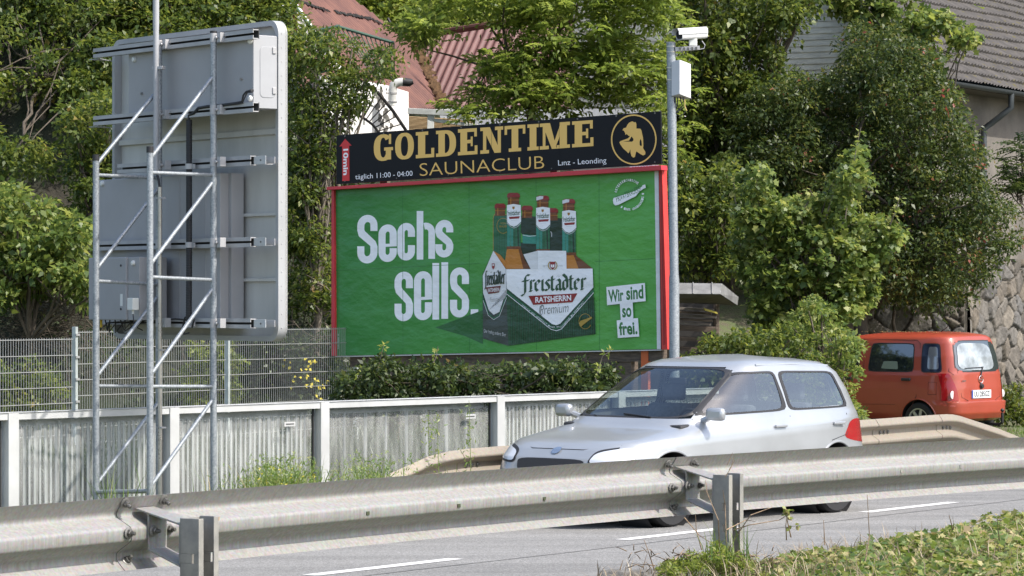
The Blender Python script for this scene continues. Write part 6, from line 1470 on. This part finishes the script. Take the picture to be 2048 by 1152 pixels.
tm, Cm = tree('young_maple', 'young maple with lobed pale green leaves beside the lean-to', 'tree', [(1530,420),(1480,370),(1520,330),(1560,400),(1640,410),(1680,330),(1720,300),(1730,380),(1700,430),(1790,440),(1800,470),(1750,530),(1740,600),(1690,680),(1560,690),(1500,640),(1490,560),(1455,430)], 250, 47.2, .6, .19, 72, .078, .080, L_maple, base=(4.55,47.4,-.1), trunk=.05, limbs=14, shape='maple', vbias=.35)
# upright shoots of the maple
for sh in ([(1690,440),(1700,370),(1712,300),(1722,255)],[(1780,450),(1792,420),(1800,392)],[(1650,440),(1672,370),(1700,330)],[(1530,440),(1512,390),(1515,335)],[(1480,440),(1470,400),(1468,365)],[(1600,430),(1625,390),(1620,380)]):
    pts = [W(x, y, 46.9) for x, y in sh]; mb = MB(); mb.tube(pts, .012, 6, r1=.004, cap=False); tw = mb.build('shoot', M_bark2, tm)
    PP = np.array([tuple(pts[int(f)].lerp(pts[min(int(f)+1,len(pts)-1)], f-int(f))) for f in rng.random(46)*(len(pts)-1.01)]); n = len(PP); D = unit(n); D[:,2] -= .3
    leafmesh('shoot_leaves', PP+D*.05, D, unit(n)*.5+np.array([.2,-.4,.8]), .085*rng.uniform(.6,1.1,n), .088*rng.uniform(.6,1.1,n), .4+.6*rng.random(n), L_maple, 'maple', tw)
tree('shrub', 'loose shrub with small pale leaves left of the orange van', 'shrub', [(1550,700),(1580,640),(1630,600),(1668,640),(1700,680),(1722,705),(1712,760),(1690,800),(1725,830),(1715,870),(1660,860),(1580,770)], 120, 44.8, .8, .16, 60, .068, .042, L_maple, base=(4.6,45,-.1), trunk=.035, limbs=14, barkm=M_bark2)
tree('shrub', 'rambling bush with small leaves between the camera pole and the maple', 'shrub', [(1350,730),(1400,680),(1480,670),(1560,665),(1620,700),(1640,800),(1350,800)], 120, 44.2, .7, .21, 75, .068, .042, L_mid, base=(3.3,44.4,-.1), trunk=.03, limbs=12, barkm=M_bark2)
tree('hedge_bush', 'dense dark green hedge under the billboard behind the noise barrier', 'hedge', [(690,775),(715,748),(760,728),(830,742),(900,733),(1000,742),(1060,730),(1110,742),(1160,716),(1225,728),(1240,850),(690,850)], 200, 39.6, .45, .19, 80, .072, .042, L_dark, base=(-.4,39.8,-.1), trunk=.03, limbs=24)
for sh, slab_ in (([(750,760),(765,700),(768,690)],'thin hedge shoot reaching the poster edge left of the white slogan'),([(850,760),(872,715),(876,692)],'tallest thin hedge shoot, in front of the poster below the slogan'),([(1190,760),(1205,712),(1222,702)],'thin hedge shoot leaning right below the beer carton'),([(700,790),(725,740)],'short hedge shoot at the left end of the hedge')):
    pts = [W(x, y, 39.3) for x, y in sh]; mb = MB(); mb.tube(pts, .008, 5, r1=.003, cap=False); hb = mb.build('hedge_shoot', M_bark2, None); tag(hb, slab_, 'shoot', 'shoots out of the hedge')
    PP = np.array([tuple(pts[int(f)].lerp(pts[min(int(f)+1,len(pts)-1)], f-int(f))) for f in rng.random(26)*(len(pts)-1.01)]); n = len(PP); D = unit(n)
    leafmesh('shoot_leaves', PP+D*.03, D, unit(n)*.5+np.array([.2,-.4,.8]), .06, .035, .4+.6*rng.random(n), L_light, 'kite', hb)
tree('weed_clump', 'green weeds at the foot of the stone wall right of the van', 'weeds', [(1990,790),(2060,760),(2060,850),(1995,840)], 30, 54.5, .5, .2, 60, .08, .035, L_mid, base=(8.7,54.5,-.2), trunk=.01, limbs=4)
tree('ash_sapling', 'dark ash sapling leaves in front of the rendered wall at the right edge', 'sapling', [(2012,300),(2070,280),(2070,410),(2015,390)], 22, 55.5, .4, .18, 10, .10, .034, L_dark, base=(9.25,55.6,2.6), trunk=.012, limbs=6, style='frond', ln=.34, nl=5)
# ------------------------------------------------------------------ grasses
def blades(name, base, H, wd_, v, m, lean=.35, parent=None):
    """each blade a bent tapering strip"""
    n = len(base); a = rng.uniform(0, 2*math.pi, n); d = np.stack([np.cos(a), np.sin(a), np.zeros(n)], 1); ln = lean*rng.uniform(.2, 1.4, n); s = np.stack([-np.sin(a), np.cos(a), np.zeros(n)], 1)
    co = []; 
    for t, w in ((0,1),(.4,.9),(.75,.6),(1,.08)):
        p = base + d*(H*ln*t*t)[:,None]; p = p+np.array([0,0,1.])*(H*t*(1-.25*ln*t))[:,None]
        co += [p-s*(wd_*w/2), p+s*(wd_*w/2)]
    co = np.stack(co, 1).reshape(-1, 3); F_ = []
    me = bpy.data.meshes.new(name); me.vertices.add(n*8); me.vertices.foreach_set('co', co.astype(np.float32).ravel())
    q = np.array([[0,1,3,2],[2,3,5,4],[4,5,7,6]]); li = (np.arange(n)[:,None,None]*8+q[None]).reshape(-1)
    me.loops.add(n*12); me.loops.foreach_set('vertex_index', li.astype(np.int32)); me.polygons.add(n*3); me.polygons.foreach_set('loop_start', (np.arange(n*3)*4).astype(np.int32)); me.update(calc_edges=True)
    at = me.attributes.new('v','FLOAT','FACE'); at.data.foreach_set('value', np.repeat(v, 3).astype(np.float32)); me.materials.append(m); me.validate()
    o = bpy.data.objects.new(name, me); COL.objects.link(o); attach(o, parent); return o
def tq(n, t0, t1, q0, q1):
    t = rng.uniform(t0, t1, n); q = rng.uniform(q0, q1, n); P = np.array(RA)[None]+np.array(RD)[None]*t[:,None]+np.array(RQ)[None]*q[:,None]; return P, t, q
def onground(P): P[:,2] = -.1; return P
n = 26000; P = np.stack([rng.uniform(-7.5,2.5,n), np.zeros(n), np.full(n,-.1)], 1); P[:,1] = 28+(P[:,0]+4.436)*1.151+rng.uniform(.6,7.5,n); o = blades('dark_undergrowth', P, rng.uniform(.2,.75,n), .03, rng.random(n)*.6, L_dark, .5); tag(o, 'dark rough undergrowth between the noise barrier and the mesh fence', 'undergrowth', kind='stuff')
# verge beyond the road
P, t, q = tq(26000, -9, 26, -4.6, -2.4); o = blades('verge_grass', onground(P), rng.uniform(.08,.26,len(P)), .010, rng.random(len(P)), L_grass); tag(o, 'short grass growing along the foot of the noise barrier', 'grass', kind='stuff')
wx = []
for px0, sdx, n, Y in ((560,38,300,27.3),(735,40,210,27.6),(610,18,110,27.2),(230,28,40,27.0),(430,60,50,27.6),(840,22,20,28.6),(905,14,16,28.6)):
    for _ in range(n): px = rng.normal(px0, sdx); wx.append(((px-1024)/6350*Y, Y+rng.uniform(-.5,.5), -.1))
B = np.array(wx); H = rng.uniform(.30,.86,len(B)); o = blades('wild_grass', B, H, .012, rng.random(len(B)), L_grass, .4); tag(o, 'tall wild grass and seeding weeds in front of the noise barrier', 'grass', kind='stuff')
# seed heads and side leaves on the tall weeds
st = B[:460]; n = len(st)*22; idx = np.repeat(np.arange(len(st)), 22); f = rng.uniform(.45,1.0,n); P = st[idx]+np.stack([rng.normal(0,.045,n), rng.normal(0,.045,n), H[:460][idx]*f*.95], 1); D = unit(n); D[:,2] = np.abs(D[:,2])+.2
o = leafmesh('weed_heads', P, D, unit(n), .055*rng.uniform(.6,1.3,n), .010, .3+.6*rng.random(n), L_grass, 'kite'); tag(o, 'seed heads of the tall weeds in front of the noise barrier', 'weeds', kind='stuff')
n = 60; P = np.stack([(rng.normal(560,35,n)-1024)/6350*27.2, rng.uniform(26.9,27.5,n), rng.uniform(.35,.62,n)], 1); o = leafmesh('weed_flowers', P, unit(n), unit(n)+np.array([0,-1,1]), .028, .024, rng.random(n), bpy.data.materials['yellow_petal'], 'kite'); tag(o, 'small yellow flowers among the tall weeds', 'flowers', kind='stuff')
# two tall thin weeds against the barrier
for (px, top, Y, lab) in ((851,800,28.7,'tall thin weed standing under the right barrier plate'),(909,824,28.9,'thin weed stalk left of the tallest one, in front of the barrier') ,(842,830,28.6,'thin weed stalk in front of the barrier left of its plate')):
    px = {851:932,909:850,842:868}[px]; b = W(px, 900, Y); b.z = -.1; tp2 = W(px+6, top, Y); wt = thing('tall_weed', b, lab.replace('left of the tallest one, in front','leaning left in front'), 'weed', 'thin weeds by the barrier')
    mb = MB(); mid = b.lerp(tp2, .5)+V(.03,0,0); mb.tube([b, mid, tp2], .006, 5, r1=.002, cap=False); mb.build('stem', mat('weed_stem', (.16,.2,.06), .7), wt)
    n = 90; f = rng.uniform(.2,1,n); PP = np.array([tuple(b.lerp(tp2, x)) for x in f])+rng.normal(size=(n,3))*np.array([.03,.03,.02]); leafmesh('leaves', PP, unit(n), unit(n), .05, .014, .3+.6*rng.random(n), L_grass, 'kite', wt)
# bright grass by the van
n = 12000; P = np.stack([rng.uniform(7.2,10.5,n), rng.uniform(46,54,n), np.full(n,-.22)], 1); o = blades('lawn_grass', P, rng.uniform(.05,.16,n), .014, .2+.6*rng.random(n), L_grass); tag(o, 'patch of bright grass right of the orange van', 'grass', kind='stuff')
n = 9000; P = np.stack([rng.uniform(3.6,7.2,n), rng.uniform(38,47,n), np.full(n,-.1)], 1); P[:,2] = [hill(a, b_) for a, b_ in zip(P[:,0], P[:,1])]; o = blades('rough_grass', P, rng.uniform(.06,.25,n), .014, rng.random(n), L_grass); tag(o, 'rough grass between the far guardrail and the van', 'grass', kind='stuff')
# ivy and dry stalks on the near verge
def vz_(t, q): return np.array([bermz(a, b) for a, b in zip(t, q)])
P, t, q = tq(150000, -16, 6, 4.5, 8.6); px = 1024+P[:,0]/P[:,1]*6350
k = (q > 4.6+1.45*np.clip((P[:,0]+.2)/1.6,0,1)) & (P[:,0] > -.1) & (P[:,1] > 10) & (px < 2700) & (px > 1180); P, t, q, px = P[k], t[k], q[k], px[k]
nz = np.sin(P[:,0]*5.1+P[:,1]*2.3)*.5+np.sin(P[:,0]*11+P[:,1]*7.7)*.3+np.sin(P[:,0]*2.2-P[:,1]*3.9)*.5
z = vz_(t, q); ivy = px+rng.normal(0,45,len(px)) > 1535
Pi = P[ivy].copy(); m_ = np.clip((px[ivy]-1500)/400,0,1); Pi[:,2] = z[ivy]+(.02+.11*rng.random(len(Pi))**.8)*(.75+.3*nz[ivy])*(.55+.6*m_); n = len(Pi)
D = unit(n); D[:,2] = D[:,2]*.4-.1; Nn = unit(n)*.75+np.array([0,0,1.0]); o = leafmesh('ivy', Pi, D, Nn, .044*rng.uniform(.55,1.25,n), .043*rng.uniform(.55,1.25,n), np.clip(rng.random(n)*.8+.2*(nz[ivy] > .3)*rng.random(n),0,1), L_ivy, 'maple'); tag(o, 'ivy ground cover on the near verge right of the guardrail post', 'ivy', kind='stuff')
b = ~ivy; Pb = P[b][:5200].copy(); Pb[:,2] = z[b][:5200]; n = len(Pb); o = blades('verge_weeds', Pb, rng.uniform(.02,.085,n)*np.clip((px[b][:5200]-1180)/160,.25,1), .0055, rng.random(n), L_grass, .6); tag(o, 'short green weeds around the foot of the near guardrail post', 'grass', kind='stuff')
sel = rng.permutation(len(P))[:5000]; Ps = P[sel].copy(); Ps[:,2] = z[sel]+.04; n = len(Ps); o = blades('dry_grass', Ps, rng.uniform(.04,.17,n), .0045, rng.random(n), L_dry, 1.3); tag(o, 'dry straw stalks lying among the ivy and weeds', 'dry grass', kind='stuff')
# feathery green weed left of the near post
C = []
for i in range(60):
    px0 = rng.uniform(1330,1500); Y = 16.1+rng.uniform(-.3,.35); x = (px0-1024)/6350*Y; C.append((x, Y, .66+.10*rng.random()*math.exp(-((px0-1425)/60)**2)+.02))
o = crown('feathery_weed', np.array(C), .05, 90, .022, .008, L_light, up=.9); tag(o, 'feathery bright green weed at the foot of the near guardrail post', 'weed')
sd_b = W(1582,1075,17.2); sw_ = thing('seedling', sd_b, 'small leafy seedling standing up against the road right of the near post', 'seedling')
mb = MB(); mb.tube([sd_b, W(1576,1048,17.2), W(1571,1022,17.2)], .004, 5, r1=.002, cap=False); mb.build('stem', mat('seedling_stem', (.16,.10,.05), .8), sw_)
PP = np.array([tuple(W(1572+rng.normal(0,3.5), rng.uniform(1018,1038), 17.2)) for _ in range(16)]+[tuple(W(1586+rng.normal(0,4), 1052+rng.normal(0,2), 17.2)) for _ in range(5)]); leafmesh('leaves', PP, unit(21), unit(21)+np.array([.4,-.3,.8]), .03, .022, .3+.7*rng.random(21), L_ivy, 'oval', sw_)
# thin stalks around the post
mb = MB(); random.seed(12)
stk = [[(1440,1110),(1436,1040),(1416,985),(1412,960)],[(1452,1090),(1450,1010),(1447,980)],[(1370,1035),(1400,1070),(1430,1090)],[(1468,1080),(1500,1030),(1545,1015)],[(1452,1060),(1490,1040),(1512,1043)],[(1405,1100),(1392,1060),(1390,1030)],[(1310,1140),(1296,1100),(1288,1080)],[(1350,1120),(1368,1098),(1352,1085)],[(1730,1130),(1738,1070),(1736,990)],[(1650,1090),(1646,1040)],[(1575,1080),(1572,1050),(1577,1022)],[(1468,1060),(1500,1050),(1560,1040),(1590,1022)],[(1380,1150),(1420,1120),(1450,1140)],[(1240,1140),(1246,1120)],[(2000,1080),(1995,1040)],[(1905,1060),(1900,1030)]]
for s_ in stk: mb.tube([W(x+random.uniform(-2,2), y, 15.95+random.uniform(-.1,.1)) for x, y in s_], .0035, 5, r1=.0014, cap=False)
for s_ in ([(1450,955),(1462,935),(1468,912)],[(1458,940),(1470,920)],[(1455,930),(1465,905)]): mb.tube([W(x, y, 16.3) for x, y in s_], .0022, 5, r1=.001, cap=False)
for k_ in range(90):
    px0 = random.uniform(1250,1560); x, y = px0, random.uniform(1100,1150); a = random.uniform(0,6.28); mb.tube([W(x,y,16.0), W(x+16*math.cos(a), y-abs(8*math.sin(a)), 15.9), W(x+30*math.cos(a), y-abs(12*math.sin(a)), 15.95)], .003, 4, r1=.0015, cap=False)
o = mb.build('dry_stems', mat('dry_stem', (.24,.17,.11), .9, var=.4, scale=30), None); tag(o, 'thin dry stems sticking up around the near guardrail post', 'dry stems', kind='stuff')
o = blades('weed_sprigs', np.array([tuple(W(random.uniform(1390,1500), 1120, 15.9+random.uniform(-.1,.15))) for _ in range(34)]), rng.uniform(.06,.26,34), .005, rng.random(34)*.7, L_grass, .5); tag(o, 'green weed sprigs growing up against the near guardrail post', 'weed sprigs', kind='stuff')
